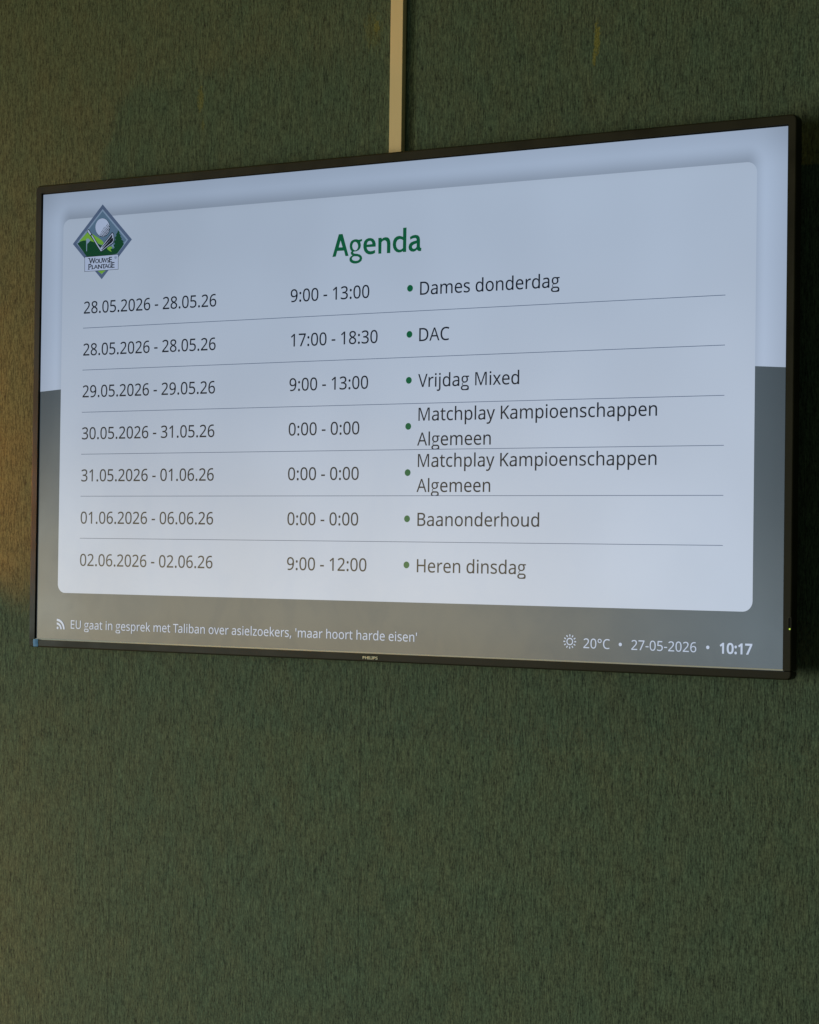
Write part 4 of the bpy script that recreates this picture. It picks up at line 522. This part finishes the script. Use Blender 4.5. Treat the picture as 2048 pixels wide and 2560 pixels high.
LOGO = [["slate",[[[-488.22,317.59],[-431.53,261.23],[-487.95,204.48],[-544.96,261.11]]]],["mist",[[[-488.17,310.56],[-438.52,261.24],[-487.94,211.59],[-537.77,261.14]]]],["steel",[[[-488.15,307.19],[-441.88,261.25],[-487.94,215.0],[-534.32,261.15]]]],["lime",[[[-533.15,263.75],[-525.99,270.01],[-516.73,277.12],[-508.16,274.58],[-503.01,271.93],[-495.28,267.45],[-488.42,263.04],[-484.96,259.37],[-487.01,255.97],[-494.25,258.4],[-502.8,261.25],[-511.36,264.1],[-518.2,265.18],[-525.89,264.98]]]],["forest",[[[-536.1,261.25],[-530.15,263.9],[-524.19,265.21],[-518.2,264.98],[-511.36,264.1],[-502.8,261.25],[-495.95,258.17],[-489.12,255.76],[-483.16,253.41],[-478.06,251.78],[-470.44,249.34],[-459.11,250.0],[-448.69,252.03],[-458.95,241.38],[-487.95,238.93],[-516.41,239.22]]]],["lime",[[[-478.47,251.14],[-473.88,253.19],[-469.24,252.59],[-468.35,250.21],[-472.11,248.77],[-469.5,244.64],[-473.75,246.55],[-477.16,248.74]],[[-496.86,218.26],[-479.51,217.99],[-488.11,212.47]]]],["mist",[[[-470.12,254.63],[-467.21,256.44],[-464.61,252.31],[-465.43,251.03],[-467.98,252.51]]]],["forest",[[[-457.53,276.72],[-454.53,272.89],[-455.34,271.62],[-452.34,268.12],[-453.16,266.85],[-450.16,263.36],[-451.4,262.44],[-446.74,259.18],[-448.39,257.96],[-446.25,255.19],[-448.69,252.03],[-458.95,241.38],[-469.45,241.65],[-468.71,247.25],[-463.74,250.93],[-466.32,253.74],[-463.02,256.85],[-465.58,259.0],[-462.3,262.77],[-464.03,265.53],[-460.73,268.64],[-461.61,270.68],[-459.14,273.18]]]],["mist",[[[-518.68,267.55],[-514.41,267.63],[-510.51,264.38],[-513.45,261.89],[-516.81,259.42],[-517.02,248.41],[-518.3,248.48]]]],["night",[[[-473.16,281.49],[-473.46,278.37],[-474.44,275.44],[-476.07,272.86],[-478.25,270.76],[-480.9,269.23],[-483.86,268.37],[-487.0,268.21],[-490.15,268.76],[-493.16,269.99],[-495.88,271.85],[-498.17,274.24],[-499.92,277.04],[-501.03,280.11],[-501.45,283.3],[-501.15,286.44],[-500.16,289.38],[-498.52,291.96],[-496.32,294.07],[-493.67,295.58],[-490.69,296.44],[-487.55,296.58],[-484.4,296.02],[-481.39,294.78],[-478.69,292.91],[-476.41,290.52],[-474.68,287.73],[-473.58,284.67]]]],["white",[[[-474.1,281.89],[-474.38,278.87],[-475.32,276.06],[-476.88,273.57],[-478.98,271.55],[-481.51,270.08],[-484.35,269.25],[-487.35,269.09],[-490.38,269.62],[-493.26,270.81],[-495.87,272.6],[-498.06,274.9],[-499.73,277.59],[-500.8,280.55],[-501.2,283.62],[-500.92,286.64],[-499.97,289.47],[-498.4,291.96],[-496.29,293.98],[-493.74,295.44],[-490.9,296.26],[-487.89,296.41],[-484.87,295.87],[-481.99,294.67],[-479.39,292.87],[-477.21,290.57],[-475.55,287.89],[-474.5,284.94]]]],["night",[[[-490.68,272.09],[-491.15,271.5],[-492.12,271.56],[-492.61,272.21],[-492.14,272.79],[-491.17,272.73]],[[-487.77,276.26],[-488.21,275.71],[-489.12,275.77],[-489.59,276.37],[-489.14,276.92],[-488.23,276.86]],[[-489.22,274.17],[-489.68,273.61],[-490.62,273.66],[-491.1,274.29],[-490.64,274.86],[-489.7,274.8]],[[-487.51,272.25],[-488.04,271.59],[-489.13,271.66],[-489.69,272.39],[-489.16,273.05],[-488.07,272.98]],[[-488.96,270.16],[-489.51,269.49],[-490.63,269.56],[-491.2,270.3],[-490.66,270.98],[-489.54,270.91]],[[-484.86,280.42],[-485.28,279.91],[-486.13,279.96],[-486.57,280.53],[-486.15,281.05],[-485.3,280.99]],[[-486.32,278.34],[-486.75,277.81],[-487.63,277.87],[-488.08,278.45],[-487.65,278.99],[-486.77,278.93]],[[-484.6,276.42],[-485.11,275.79],[-486.14,275.86],[-486.67,276.55],[-486.17,277.17],[-485.13,277.11]],[[-486.06,274.33],[-486.57,273.69],[-487.64,273.76],[-488.18,274.47],[-487.66,275.11],[-486.6,275.04]],[[-484.34,272.41],[-484.94,271.68],[-486.15,271.75],[-486.77,272.56],[-486.18,273.3],[-484.97,273.22]],[[-485.8,270.33],[-486.4,269.58],[-487.65,269.65],[-488.28,270.48],[-487.68,271.23],[-486.43,271.16]],[[-483.41,282.51],[-483.81,282.01],[-484.64,282.06],[-485.06,282.61],[-484.66,283.11],[-483.83,283.06]],[[-481.7,280.58],[-482.18,279.99],[-483.15,280.06],[-483.65,280.71],[-483.18,281.3],[-482.2,281.23]],[[-483.15,278.5],[-483.64,277.89],[-484.65,277.96],[-485.16,278.63],[-484.67,279.23],[-483.67,279.17]],[[-481.44,276.58],[-482.01,275.88],[-483.16,275.95],[-483.75,276.72],[-483.19,277.42],[-482.04,277.35]],[[-482.89,274.5],[-483.47,273.78],[-484.66,273.85],[-485.26,274.64],[-484.69,275.36],[-483.5,275.29]],[[-481.25,272.58],[-481.87,271.81],[-483.14,271.89],[-483.79,272.74],[-483.17,273.5],[-481.9,273.42]],[[-482.73,270.5],[-483.35,269.73],[-484.62,269.81],[-485.27,270.65],[-484.65,271.42],[-483.38,271.34]],[[-478.8,284.74],[-479.25,284.19],[-480.17,284.25],[-480.64,284.86],[-480.19,285.42],[-479.27,285.36]],[[-480.25,282.66],[-480.71,282.09],[-481.66,282.15],[-482.14,282.78],[-481.68,283.36],[-480.74,283.3]],[[-478.54,280.74],[-479.08,280.08],[-480.18,280.15],[-480.74,280.88],[-480.2,281.54],[-479.11,281.47]],[[-479.99,278.66],[-480.54,277.98],[-481.67,278.05],[-482.25,278.8],[-481.7,279.48],[-480.57,279.41]],[[-478.3,276.74],[-478.91,275.97],[-480.18,276.05],[-480.83,276.9],[-480.21,277.67],[-478.95,277.59]],[[-479.77,274.66],[-480.39,273.89],[-481.66,273.97],[-482.31,274.82],[-481.69,275.59],[-480.42,275.51]],[[-478.22,272.75],[-478.84,271.98],[-480.1,272.06],[-480.75,272.91],[-480.14,273.67],[-478.87,273.59]],[[-479.7,270.67],[-480.31,269.9],[-481.58,269.98],[-482.23,270.82],[-481.61,271.59],[-480.35,271.51]],[[-477.35,286.82],[-477.79,286.29],[-478.67,286.34],[-479.13,286.94],[-478.7,287.47],[-477.81,287.42]],[[-475.65,284.9],[-476.15,284.27],[-477.19,284.34],[-477.73,285.03],[-477.22,285.66],[-476.18,285.6]],[[-477.1,282.82],[-477.62,282.17],[-478.68,282.24],[-479.23,282.96],[-478.71,283.6],[-477.64,283.54]],[[-475.39,280.9],[-475.98,280.16],[-477.2,280.24],[-477.83,281.05],[-477.23,281.79],[-476.01,281.71]],[[-476.84,278.82],[-477.45,278.06],[-478.7,278.14],[-479.34,278.98],[-478.73,279.73],[-477.48,279.65]],[[-475.27,276.91],[-475.88,276.14],[-477.15,276.22],[-477.8,277.07],[-477.18,277.83],[-475.91,277.75]],[[-476.74,274.83],[-477.36,274.06],[-478.63,274.14],[-479.27,274.99],[-478.66,275.75],[-477.39,275.67]],[[-473.94,282.98],[-474.52,282.26],[-475.71,282.33],[-476.32,283.13],[-475.74,283.85],[-474.55,283.77]],[[-473.79,278.98],[-474.41,278.22],[-475.67,278.3],[-476.32,279.14],[-475.7,279.91],[-474.44,279.83]]]],["night",[[[-518.32,279.56],[-514.1,281.97],[-507.29,273.66],[-493.36,256.01],[-490.59,252.85],[-471.3,272.28],[-468.82,274.58],[-465.84,272.27],[-463.95,261.55],[-466.39,257.39],[-488.51,245.88],[-490.2,245.98],[-510.48,271.06]]]],["white",[[[-516.78,279.47],[-514.42,280.79],[-508.83,273.89],[-511.02,272.56]],[[-508.95,271.63],[-507.27,272.33],[-494.18,254.73],[-487.6,247.36],[-489.79,246.82],[-495.87,254.17]]]],["white",[[[-490.9,251.54],[-470.03,271.54],[-468.37,272.76],[-466.83,271.54],[-465.22,262.29],[-467.42,258.45],[-487.27,247.67],[-487.97,248.71]]]],["night",[[[-488.63,252.07],[-470.41,269.57],[-468.5,271.11],[-468.09,267.11],[-470.31,264.26],[-486.52,252.28]],[[-488.32,249.39],[-469.48,264.87],[-466.72,266.03],[-466.3,261.69],[-468.94,258.87],[-487.29,248.47]]]],["night",[[[-521.13,240.16],[-456.08,240.49],[-455.64,217.43],[-520.76,217.41]]]],["white",[[[-520.34,239.44],[-456.74,239.86],[-456.32,218.0],[-520.0,217.97]]]],["night",[[[-499.83,237.54],[-502.32,229.45],[-503.96,229.44],[-505.95,234.58],[-506.12,235.04],[-506.27,235.49],[-506.4,235.86],[-506.17,235.91],[-505.94,235.87],[-506.02,235.5],[-506.16,235.04],[-506.31,234.55],[-508.05,229.41],[-509.69,229.4],[-512.49,237.47],[-510.65,237.48],[-509.04,232.66],[-508.88,232.16],[-508.75,231.69],[-508.63,231.25],[-508.84,230.99],[-509.05,231.27],[-508.94,231.74],[-508.8,232.24],[-508.65,232.72],[-507.02,237.5],[-505.37,237.51],[-503.49,232.72],[-503.3,232.22],[-503.15,231.73],[-503.03,231.27],[-503.22,231.05],[-503.41,231.42],[-503.26,232.05],[-503.07,232.71],[-501.67,237.53]]]],["night",[[[-493.1,232.43],[-493.11,232.08],[-493.14,231.75],[-493.21,231.42],[-493.3,231.12],[-493.42,230.84],[-493.56,230.57],[-493.73,230.32],[-493.94,230.09],[-494.17,229.88],[-494.42,229.7],[-494.71,229.53],[-495.03,229.41],[-495.36,229.31],[-495.73,229.23],[-496.11,229.19],[-496.52,229.17],[-496.94,229.18],[-497.34,229.22],[-497.71,229.29],[-498.05,229.39],[-498.37,229.52],[-498.67,229.67],[-498.93,229.86],[-499.17,230.05],[-499.38,230.29],[-499.56,230.53],[-499.72,230.8],[-499.84,231.09],[-499.94,231.39],[-500.0,231.71],[-500.05,232.04],[-500.07,232.4],[-500.06,232.85],[-499.99,233.29],[-499.89,233.69],[-499.73,234.07],[-499.52,234.42],[-499.26,234.72],[-498.94,234.99],[-498.58,235.22],[-498.16,235.4],[-497.7,235.53],[-497.19,235.61],[-496.63,235.64],[-496.1,235.62],[-495.61,235.55],[-495.15,235.42],[-494.73,235.24],[-494.36,235.02],[-494.03,234.76],[-493.75,234.45],[-493.53,234.11],[-493.35,233.73],[-493.21,233.33],[-493.13,232.89]],[[-498.69,232.4],[-498.66,232.05],[-498.62,231.73],[-498.54,231.44],[-498.43,231.17],[-498.3,230.94],[-498.14,230.74],[-497.95,230.57],[-497.74,230.43],[-497.49,230.33],[-497.2,230.25],[-496.89,230.19],[-496.54,230.18],[-496.18,230.2],[-495.86,230.25],[-495.59,230.34],[-495.35,230.45],[-495.14,230.59],[-494.97,230.77],[-494.81,230.96],[-494.69,231.2],[-494.59,231.46],[-494.52,231.75],[-494.49,232.08],[-494.48,232.42],[-494.53,232.93],[-494.63,233.37],[-494.8,233.75],[-495.02,234.06],[-495.31,234.31],[-495.66,234.48],[-496.1,234.58],[-496.62,234.62],[-496.97,234.6],[-497.29,234.55],[-497.56,234.47],[-497.81,234.35],[-498.02,234.21],[-498.21,234.05],[-498.36,233.85],[-498.48,233.61],[-498.58,233.35],[-498.65,233.07],[-498.68,232.74]]]],["night",[[[-486.29,231.63],[-486.31,231.31],[-486.37,231.01],[-486.47,230.71],[-486.63,230.43],[-486.83,230.17],[-487.09,229.93],[-487.39,229.73],[-487.74,229.55],[-488.14,229.41],[-488.58,229.32],[-489.08,229.25],[-489.61,229.23],[-490.36,229.27],[-491.01,229.39],[-491.59,229.59],[-492.08,229.88],[-492.46,230.24],[-492.74,230.65],[-492.9,231.11],[-492.96,231.61],[-493.04,235.66],[-491.53,235.67],[-491.45,231.6],[-491.42,231.28],[-491.32,231.01],[-491.18,230.78],[-490.99,230.6],[-490.73,230.45],[-490.41,230.34],[-490.03,230.28],[-489.57,230.26],[-489.25,230.27],[-488.97,230.31],[-488.72,230.36],[-488.52,230.43],[-488.34,230.53],[-488.18,230.64],[-488.06,230.76],[-487.96,230.9],[-487.88,231.06],[-487.83,231.24],[-487.79,231.43],[-487.78,231.63],[-487.86,235.69],[-486.37,235.7]]]],["night",[[[-477.92,235.88],[-479.61,229.38],[-480.74,229.37],[-482.12,233.51],[-482.24,233.88],[-482.34,234.24],[-482.43,234.54],[-482.27,234.58],[-482.11,234.55],[-482.17,234.25],[-482.27,233.87],[-482.37,233.48],[-483.55,229.35],[-484.68,229.35],[-486.62,235.83],[-485.36,235.84],[-484.24,231.97],[-484.13,231.57],[-484.04,231.19],[-483.96,230.83],[-484.1,230.62],[-484.24,230.85],[-484.17,231.22],[-484.08,231.62],[-483.97,232.02],[-482.86,235.86],[-481.73,235.86],[-480.42,232.01],[-480.3,231.61],[-480.19,231.21],[-480.11,230.84],[-480.24,230.67],[-480.36,230.97],[-480.26,231.47],[-480.14,232.0],[-479.18,235.88]]]],["night",[[[-473.68,230.99],[-473.69,230.69],[-473.75,230.43],[-473.83,230.17],[-473.96,229.93],[-474.11,229.74],[-474.3,229.55],[-474.52,229.4],[-474.77,229.27],[-475.04,229.17],[-475.33,229.1],[-475.64,229.06],[-475.97,229.04],[-476.63,229.08],[-477.22,229.17],[-477.81,229.38],[-477.84,230.52],[-476.86,230.2],[-475.95,230.1],[-475.76,230.11],[-475.58,230.13],[-475.42,230.17],[-475.28,230.21],[-475.16,230.27],[-475.07,230.34],[-474.98,230.41],[-474.92,230.49],[-474.87,230.59],[-474.83,230.68],[-474.81,230.79],[-474.81,230.91],[-474.82,231.04],[-474.84,231.14],[-474.87,231.24],[-474.91,231.32],[-474.97,231.4],[-475.05,231.48],[-475.16,231.56],[-475.28,231.63],[-476.13,232.0],[-476.84,232.32],[-477.37,232.74],[-477.71,233.3],[-477.83,234.0],[-477.81,234.26],[-477.77,234.51],[-477.69,234.75],[-477.57,234.95],[-477.42,235.15],[-477.24,235.31],[-477.05,235.45],[-476.83,235.57],[-476.58,235.67],[-476.32,235.72],[-476.05,235.77],[-475.75,235.78],[-474.81,235.69],[-473.86,235.37],[-474.2,234.35],[-475.04,234.63],[-475.76,234.72],[-475.93,234.71],[-476.07,234.69],[-476.2,234.66],[-476.31,234.62],[-476.4,234.57],[-476.49,234.5],[-476.55,234.44],[-476.6,234.37],[-476.64,234.29],[-476.67,234.2],[-476.69,234.1],[-476.69,234.0],[-476.68,233.88],[-476.66,233.76],[-476.63,233.67],[-476.59,233.58],[-476.52,233.5],[-476.45,233.43],[-476.35,233.35],[-476.24,233.28],[-475.47,232.93],[-474.56,232.5],[-474.35,232.38],[-474.18,232.22],[-474.04,232.07],[-473.92,231.89],[-473.82,231.69],[-473.75,231.48],[-473.7,231.25]]]],["night",[[[-467.65,229.0],[-473.53,228.96],[-473.69,237.14],[-467.81,237.17],[-467.78,235.85],[-471.88,235.82],[-471.85,233.89],[-467.98,233.91],[-467.96,232.6],[-471.82,232.57],[-471.78,230.3],[-467.67,230.32]]]],["night",[[[-510.42,228.58],[-509.58,228.56],[-508.84,228.44],[-508.21,228.24],[-507.69,227.95],[-507.29,227.59],[-507.0,227.15],[-506.82,226.64],[-506.76,226.08],[-506.94,225.1],[-507.05,224.86],[-507.2,224.62],[-507.38,224.42],[-507.58,224.21],[-507.83,224.03],[-508.12,223.86],[-508.42,223.72],[-508.77,223.59],[-509.16,223.5],[-509.58,223.44],[-510.05,223.39],[-510.53,223.37],[-511.29,223.37],[-511.23,220.35],[-512.9,220.34],[-513.06,228.57]],[[-510.51,227.27],[-511.36,227.26],[-511.31,224.68],[-510.69,224.69],[-510.3,224.7],[-509.95,224.73],[-509.63,224.78],[-509.37,224.84],[-509.14,224.92],[-508.95,225.02],[-508.8,225.13],[-508.68,225.26],[-508.58,225.41],[-508.51,225.59],[-508.48,225.79],[-508.47,226.03],[-508.51,226.34],[-508.6,226.59],[-508.74,226.8],[-508.93,226.96],[-509.19,227.09],[-509.54,227.2],[-509.98,227.25]]]],["night",[[[-506.09,220.57],[-506.2,226.59],[-504.59,226.6],[-504.49,221.56],[-500.73,221.59],[-500.71,220.61]]]],["night",[[[-496.01,220.74],[-497.01,222.49],[-499.87,222.47],[-500.8,220.71],[-502.36,220.69],[-499.13,226.76],[-497.88,226.77],[-494.42,220.76]],[[-498.34,224.94],[-498.45,225.18],[-498.62,225.52],[-498.49,225.59],[-498.38,225.48],[-498.5,225.18],[-498.6,224.95],[-499.36,223.46],[-497.52,223.47]]]],["night",[[[-486.46,220.64],[-488.23,220.63],[-493.18,225.46],[-492.78,225.46],[-492.76,225.2],[-492.71,224.65],[-492.67,224.06],[-492.6,220.6],[-494.22,220.58],[-494.34,226.81],[-492.58,226.82],[-487.65,222.01],[-488.05,222.0],[-488.07,222.21],[-488.12,222.78],[-488.14,223.36],[-488.21,226.85],[-486.59,226.86]]]],["night",[[[-482.51,220.56],[-484.2,220.54],[-484.31,225.87],[-487.12,225.85],[-487.14,226.88],[-479.83,226.93],[-479.81,225.9],[-482.61,225.88]]]],["night",[[[-475.86,220.61],[-476.77,222.41],[-479.34,222.39],[-480.17,220.57],[-481.58,220.56],[-478.69,226.82],[-477.56,226.83],[-474.43,220.62]],[[-477.96,224.94],[-478.07,225.18],[-478.22,225.54],[-478.11,225.61],[-478.01,225.5],[-478.11,225.19],[-478.2,224.94],[-478.89,223.41],[-477.23,223.42]]]],["night",[[[-471.7,224.09],[-468.89,224.11],[-468.83,220.85],[-470.13,220.57],[-471.46,220.48],[-471.99,220.5],[-472.49,220.57],[-472.96,220.69],[-473.38,220.86],[-473.75,221.08],[-474.08,221.34],[-474.36,221.65],[-474.6,221.99],[-474.79,222.38],[-474.91,222.79],[-475.0,223.23],[-475.03,223.71],[-475.01,224.18],[-474.94,224.62],[-474.81,225.04],[-474.62,225.42],[-474.38,225.78],[-474.07,226.09],[-473.73,226.35],[-473.34,226.57],[-472.89,226.75],[-472.4,226.89],[-471.87,226.96],[-471.31,226.99],[-470.18,226.91],[-468.96,226.59],[-469.44,225.59],[-470.44,225.87],[-471.35,225.96],[-471.71,225.95],[-472.05,225.89],[-472.36,225.8],[-472.64,225.69],[-472.89,225.54],[-473.1,225.37],[-473.28,225.16],[-473.44,224.92],[-473.56,224.67],[-473.64,224.38],[-473.69,224.06],[-473.7,223.72],[-473.68,223.39],[-473.62,223.08],[-473.55,222.79],[-473.43,222.53],[-473.29,222.3],[-473.11,222.09],[-472.91,221.92],[-472.66,221.77],[-472.38,221.66],[-472.06,221.57],[-471.7,221.52],[-471.28,221.5],[-470.53,221.55],[-470.14,221.62],[-470.17,223.06],[-471.68,223.05]]]],["night",[[[-462.44,220.5],[-468.5,220.45],[-468.66,228.9],[-462.6,228.94],[-462.57,227.57],[-466.8,227.55],[-466.76,225.55],[-462.78,225.58],[-462.75,224.22],[-466.73,224.19],[-466.69,221.84],[-462.46,221.87]]]],["night",[[[-513.66,221.03],[-510.26,221.05],[-510.24,220.12],[-513.64,220.1]]]],["night",[[[-512.58,228.72],[-509.94,228.77],[-509.92,227.84],[-512.56,227.78]]]],["night",[[[-506.68,221.19],[-504.47,221.27],[-504.46,220.34],[-506.67,220.26]]]],["night",[[[-493.78,221.16],[-491.92,221.26],[-491.9,220.32],[-493.76,220.22]]]],["night",[[[-483.8,221.15],[-480.76,221.18],[-480.74,220.25],[-483.78,220.22]]]],["night",[[[-473.84,229.5],[-471.65,229.57],[-471.63,228.64],[-473.82,228.57]]]],["night",[[[-513.61,237.59],[-509.26,237.54],[-509.24,236.61],[-513.59,236.65]]]],["night",[[[-487.26,236.1],[-483.79,236.1],[-483.77,235.17],[-487.24,235.17]]]],["slate",[[[-458.16,235.57],[-458.31,234.77],[-458.77,234.11],[-459.47,233.69],[-460.3,233.58],[-461.14,233.79],[-461.86,234.29],[-462.35,235.0],[-462.53,235.82],[-462.38,236.63],[-461.92,237.29],[-461.22,237.71],[-460.39,237.82],[-459.55,237.61],[-458.83,237.11],[-458.35,236.4]],[[-458.96,236.23],[-459.3,236.76],[-459.8,237.14],[-460.38,237.29],[-460.95,237.2],[-461.44,236.88],[-461.75,236.39],[-461.86,235.78],[-461.73,235.17],[-461.39,234.63],[-460.9,234.26],[-460.32,234.11],[-459.74,234.2],[-459.26,234.51],[-458.94,235.01],[-458.84,235.61]]]],["slate",[[[-459.51,235.65],[-459.74,235.1],[-460.33,234.9],[-460.93,235.17],[-461.19,235.75],[-460.95,236.3],[-460.36,236.49],[-459.76,236.23]]]]]

def lettering(txt, size, x0, x1, z, bold, clip):
    """outlines of one line of text: ink from x0 to x1, baseline z (mm)"""
    pen, polys, thin = 0, [], set()
    kern = {'Ta': -60, 'Vr': -20}
    for i, ch in enumerate(txt):
        adv, sp = GLYPHS[ch]
        for s in sp:
            polys.append([(pen + s[k], s[k + 1]) for k in range(0, len(s), 2)])
            if ch in 'MVA':
                thin.add(len(polys) - 1)
        pen += adv + kern.get(txt[i:i + 2], 0)
    if bold:
        fat = []
        for si, s in enumerate(polys):
            if si in thin:
                fat.append(s)
                continue
            o = []
            for i in range(len(s)):
                a, b, c = Vector(s[i - 1]), Vector(s[i]), Vector(s[(i + 1) % len(s)])
                u, w = (b - a).normalized(), (c - b).normalized()
                m = Vector((-u.y, u.x)) + Vector((-w.y, w.x))
                o.append(tuple(b + m * (bold / max(0.35, m.dot(m) / 2))))
            fat.append(o)
        polys = fat
    mn = min(p[0] for s in polys for p in s); mx = max(p[0] for s in polys for p in s)
    kx = (x1 - x0) / (mx - mn)
    out = [[(x0 + (p[0] - mn) * kx, z + p[1] * size / 1000) for p in s] for s in polys]
    if clip is not None:
        cut = []
        for s in out:
            o = []
            for i in range(len(s)):
                a, b = s[i - 1], s[i]
                if (a[1] >= clip) != (b[1] >= clip):
                    t = (clip - a[1]) / (b[1] - a[1])
                    o.append((a[0] + t * (b[0] - a[0]), clip))
                if b[1] >= clip:
                    o.append(b)
            if len(o) > 2:
                cut.append(o)
        out = cut
    return out
for name, txt, size, x0, x1, z, col, bold, clip in TEXTS:
    V, F = flat_mesh(lettering(txt, size, x0, x1, z, bold, clip), -0.0006)
    mesh_obj(name, V, F, M[col], screen)
for name, col, polys in SHAPES:
    V, F = flat_mesh(polys, -0.0006)
    mesh_obj(name, V, F, M[col], screen)
# club badge on the card: layered flat colours
V, F, ids, mats = [], [], [], []
order = []
for i, (col, polys) in enumerate(LOGO):
    v, f = flat_mesh(polys, -0.0006 - 0.00005 * i)
    b = len(V)
    if col not in order:
        order.append(col)
    V += v; F += [[q + b for q in p] for p in f]; ids += [order.index(col)] * len(f)
mesh_obj('club_logo', V, F, [M[c] for c in order], screen, ids)

# --- small things on the frame
m_badge = bpy.data.materials.new('worn_metal_badge')
n = Nodes(m_badge)
vec, x, y, z = n.coords()
g = n.noise(n.stretch(vec, (420, 1, 420)), 1.0, 2.0, 0.6)
n.link(n.mix(n.remap(g, 0.35, 0.65, 0, 1), (0.60, 0.53, 0.33, 1), (0.82, 0.76, 0.52, 1)), n.b.inputs['Base Color'])
n.b.inputs['Roughness'].default_value = 0.45
for V, F in (flat_mesh(lettering('PHILIPS', 5.2, -12.3, 12.2, -349.2, 30, None), -0.0038),):
    badge = mesh_obj('badge', V, F, m_badge, bottom_rail)
sol = badge.modifiers.new('thickness', 'SOLIDIFY'); sol.thickness = 0.0008; sol.offset = -1

m_film = bpy.data.materials.new('blue_protective_film')
n = Nodes(m_film)
vec, x, y, z = n.coords()
g = n.noise(n.stretch(vec, (120, 120, 120)), 1.0, 2.0, 0.5)
n.link(n.mix(n.remap(g, 0.3, 0.7, 0, 1), (0.060, 0.20, 0.42, 1), (0.14, 0.30, 0.46, 1)), n.b.inputs['Base Color'])
n.b.inputs['Roughness'].default_value = 0.6
n.b.inputs['Specular IOR Level'].default_value = 0.3
bm = bmesh.new()
pts = []
x0, x1, z0, z1 = -0.6085, -0.5990, -0.3520, -0.3408
NX, NZ = 6, 6
grid = [[bm.verts.new((x0 + (x1 - x0) * (i / NX) + 0.0004 * math.sin(j * 1.3), -0.0034 - 0.0006 * math.sin(math.pi * i / NX), z0 + (z1 - z0) * j / NZ)) for i in range(NX + 1)] for j in range(NZ + 1)]
for j in range(NZ):
    for i in range(NX):
        bm.faces.new((grid[j][i], grid[j][i + 1], grid[j + 1][i + 1], grid[j + 1][i]))
film = bm_obj('film_tab', bm, m_film, bottom_rail)
sol = film.modifiers.new('thickness', 'SOLIDIFY'); sol.thickness = 0.0003

# standby window in the right rail
m_win = bpy.data.materials.new('standby_window')
n = Nodes(m_win)
vec, x, y, z = n.coords()
n.link(n.mix(n.noise(vec, 300.0), (0.002, 0.002, 0.002, 1), (0.004, 0.004, 0.003, 1)), n.b.inputs['Base Color'])
n.b.inputs['Roughness'].default_value = 0.4
n.b.inputs['Specular IOR Level'].default_value = 0.06
m_rim = bpy.data.materials.new('standby_rim')
n = Nodes(m_rim)
vec, x, y, z = n.coords()
n.link(n.mix(n.noise(vec, 200.0), (0.060, 0.056, 0.040, 1), (0.10, 0.095, 0.07, 1)), n.b.inputs['Base Color'])
n.b.inputs['Roughness'].default_value = 0.5
n.b.inputs['Specular IOR Level'].default_value = 0.15
m_led = bpy.data.materials.new('standby_light')
n = Nodes(m_led)
vec, x, y, z = n.coords()
n.b.inputs['Base Color'].default_value = (0.1, 0.15, 0.02, 1)
n.link(n.mix(n.noise(vec, 900.0), (0.42, 0.62, 0.03, 1), (0.60, 0.80, 0.08, 1)), n.b.inputs['Emission Color'])
n.b.inputs['Emission Strength'].default_value = 0.9
bezel = bpy.data.objects['bezel']
# rim ring
wx0, wx1, wz0, wz1 = 0.6128, 0.6170, -0.2915, -0.2742
def pill(x0, x1, z0, z1, r, n_=6):
    p = []
    for cx, cz, a0 in ((x1 - r, z1 - r, 0), (x0 + r, z1 - r, 90), (x0 + r, z0 + r, 180), (x1 - r, z0 + r, 270)):
        for k in range(n_ + 1):
            a = math.radians(a0 + k * 90 / n_)
            p.append((cx + r * math.cos(a), cz + r * math.sin(a)))
    return p
def solid_pill(name, mat, parent, x0, x1, z0, z1, r, yf, yb, hole=None):
    bm = bmesh.new()
    A = pill(x0, x1, z0, z1, r)
    f = [bm.verts.new((p[0], yf, p[1])) for p in A]
    b = [bm.verts.new((p[0], yb, p[1])) for p in A]
    m_ = len(A)
    for i in range(m_):
        bm.faces.new((f[i], f[(i + 1) % m_], b[(i + 1) % m_], b[i]))
    if hole:
        H = pill(x0 + hole, x1 - hole, z0 + hole, z1 - hole, max(r - hole, 0.0002))
        hf = [bm.verts.new((p[0], yf, p[1])) for p in H]
        hb = [bm.verts.new((p[0], yb, p[1])) for p in H]
        for i in range(m_):
            k = (i + 1) % m_
            bm.faces.new((f[i], f[k], hf[k], hf[i]))
            bm.faces.new((hf[i], hf[k], hb[k], hb[i]))
            bm.faces.new((b[i], b[k], hb[k], hb[i]))
    else:
        bm.faces.new(f); bm.faces.new(b)
    return bm_obj(name, bm, mat, parent)
window = solid_pill('standby_window', m_win, tv, wx0 + 0.0005, wx1 - 0.0005, wz0 + 0.0005, wz1 - 0.0005, 0.0014, -0.0033, -0.0028)
solid_pill('window_rim', m_rim, window, wx0, wx1, wz0, wz1, 0.0018, -0.0036, -0.0028, 0.00035)
solid_pill('indicator_light', m_led, window, 0.6142, 0.6162, -0.2902, -0.2880, 0.0009, -0.0039, -0.0034)
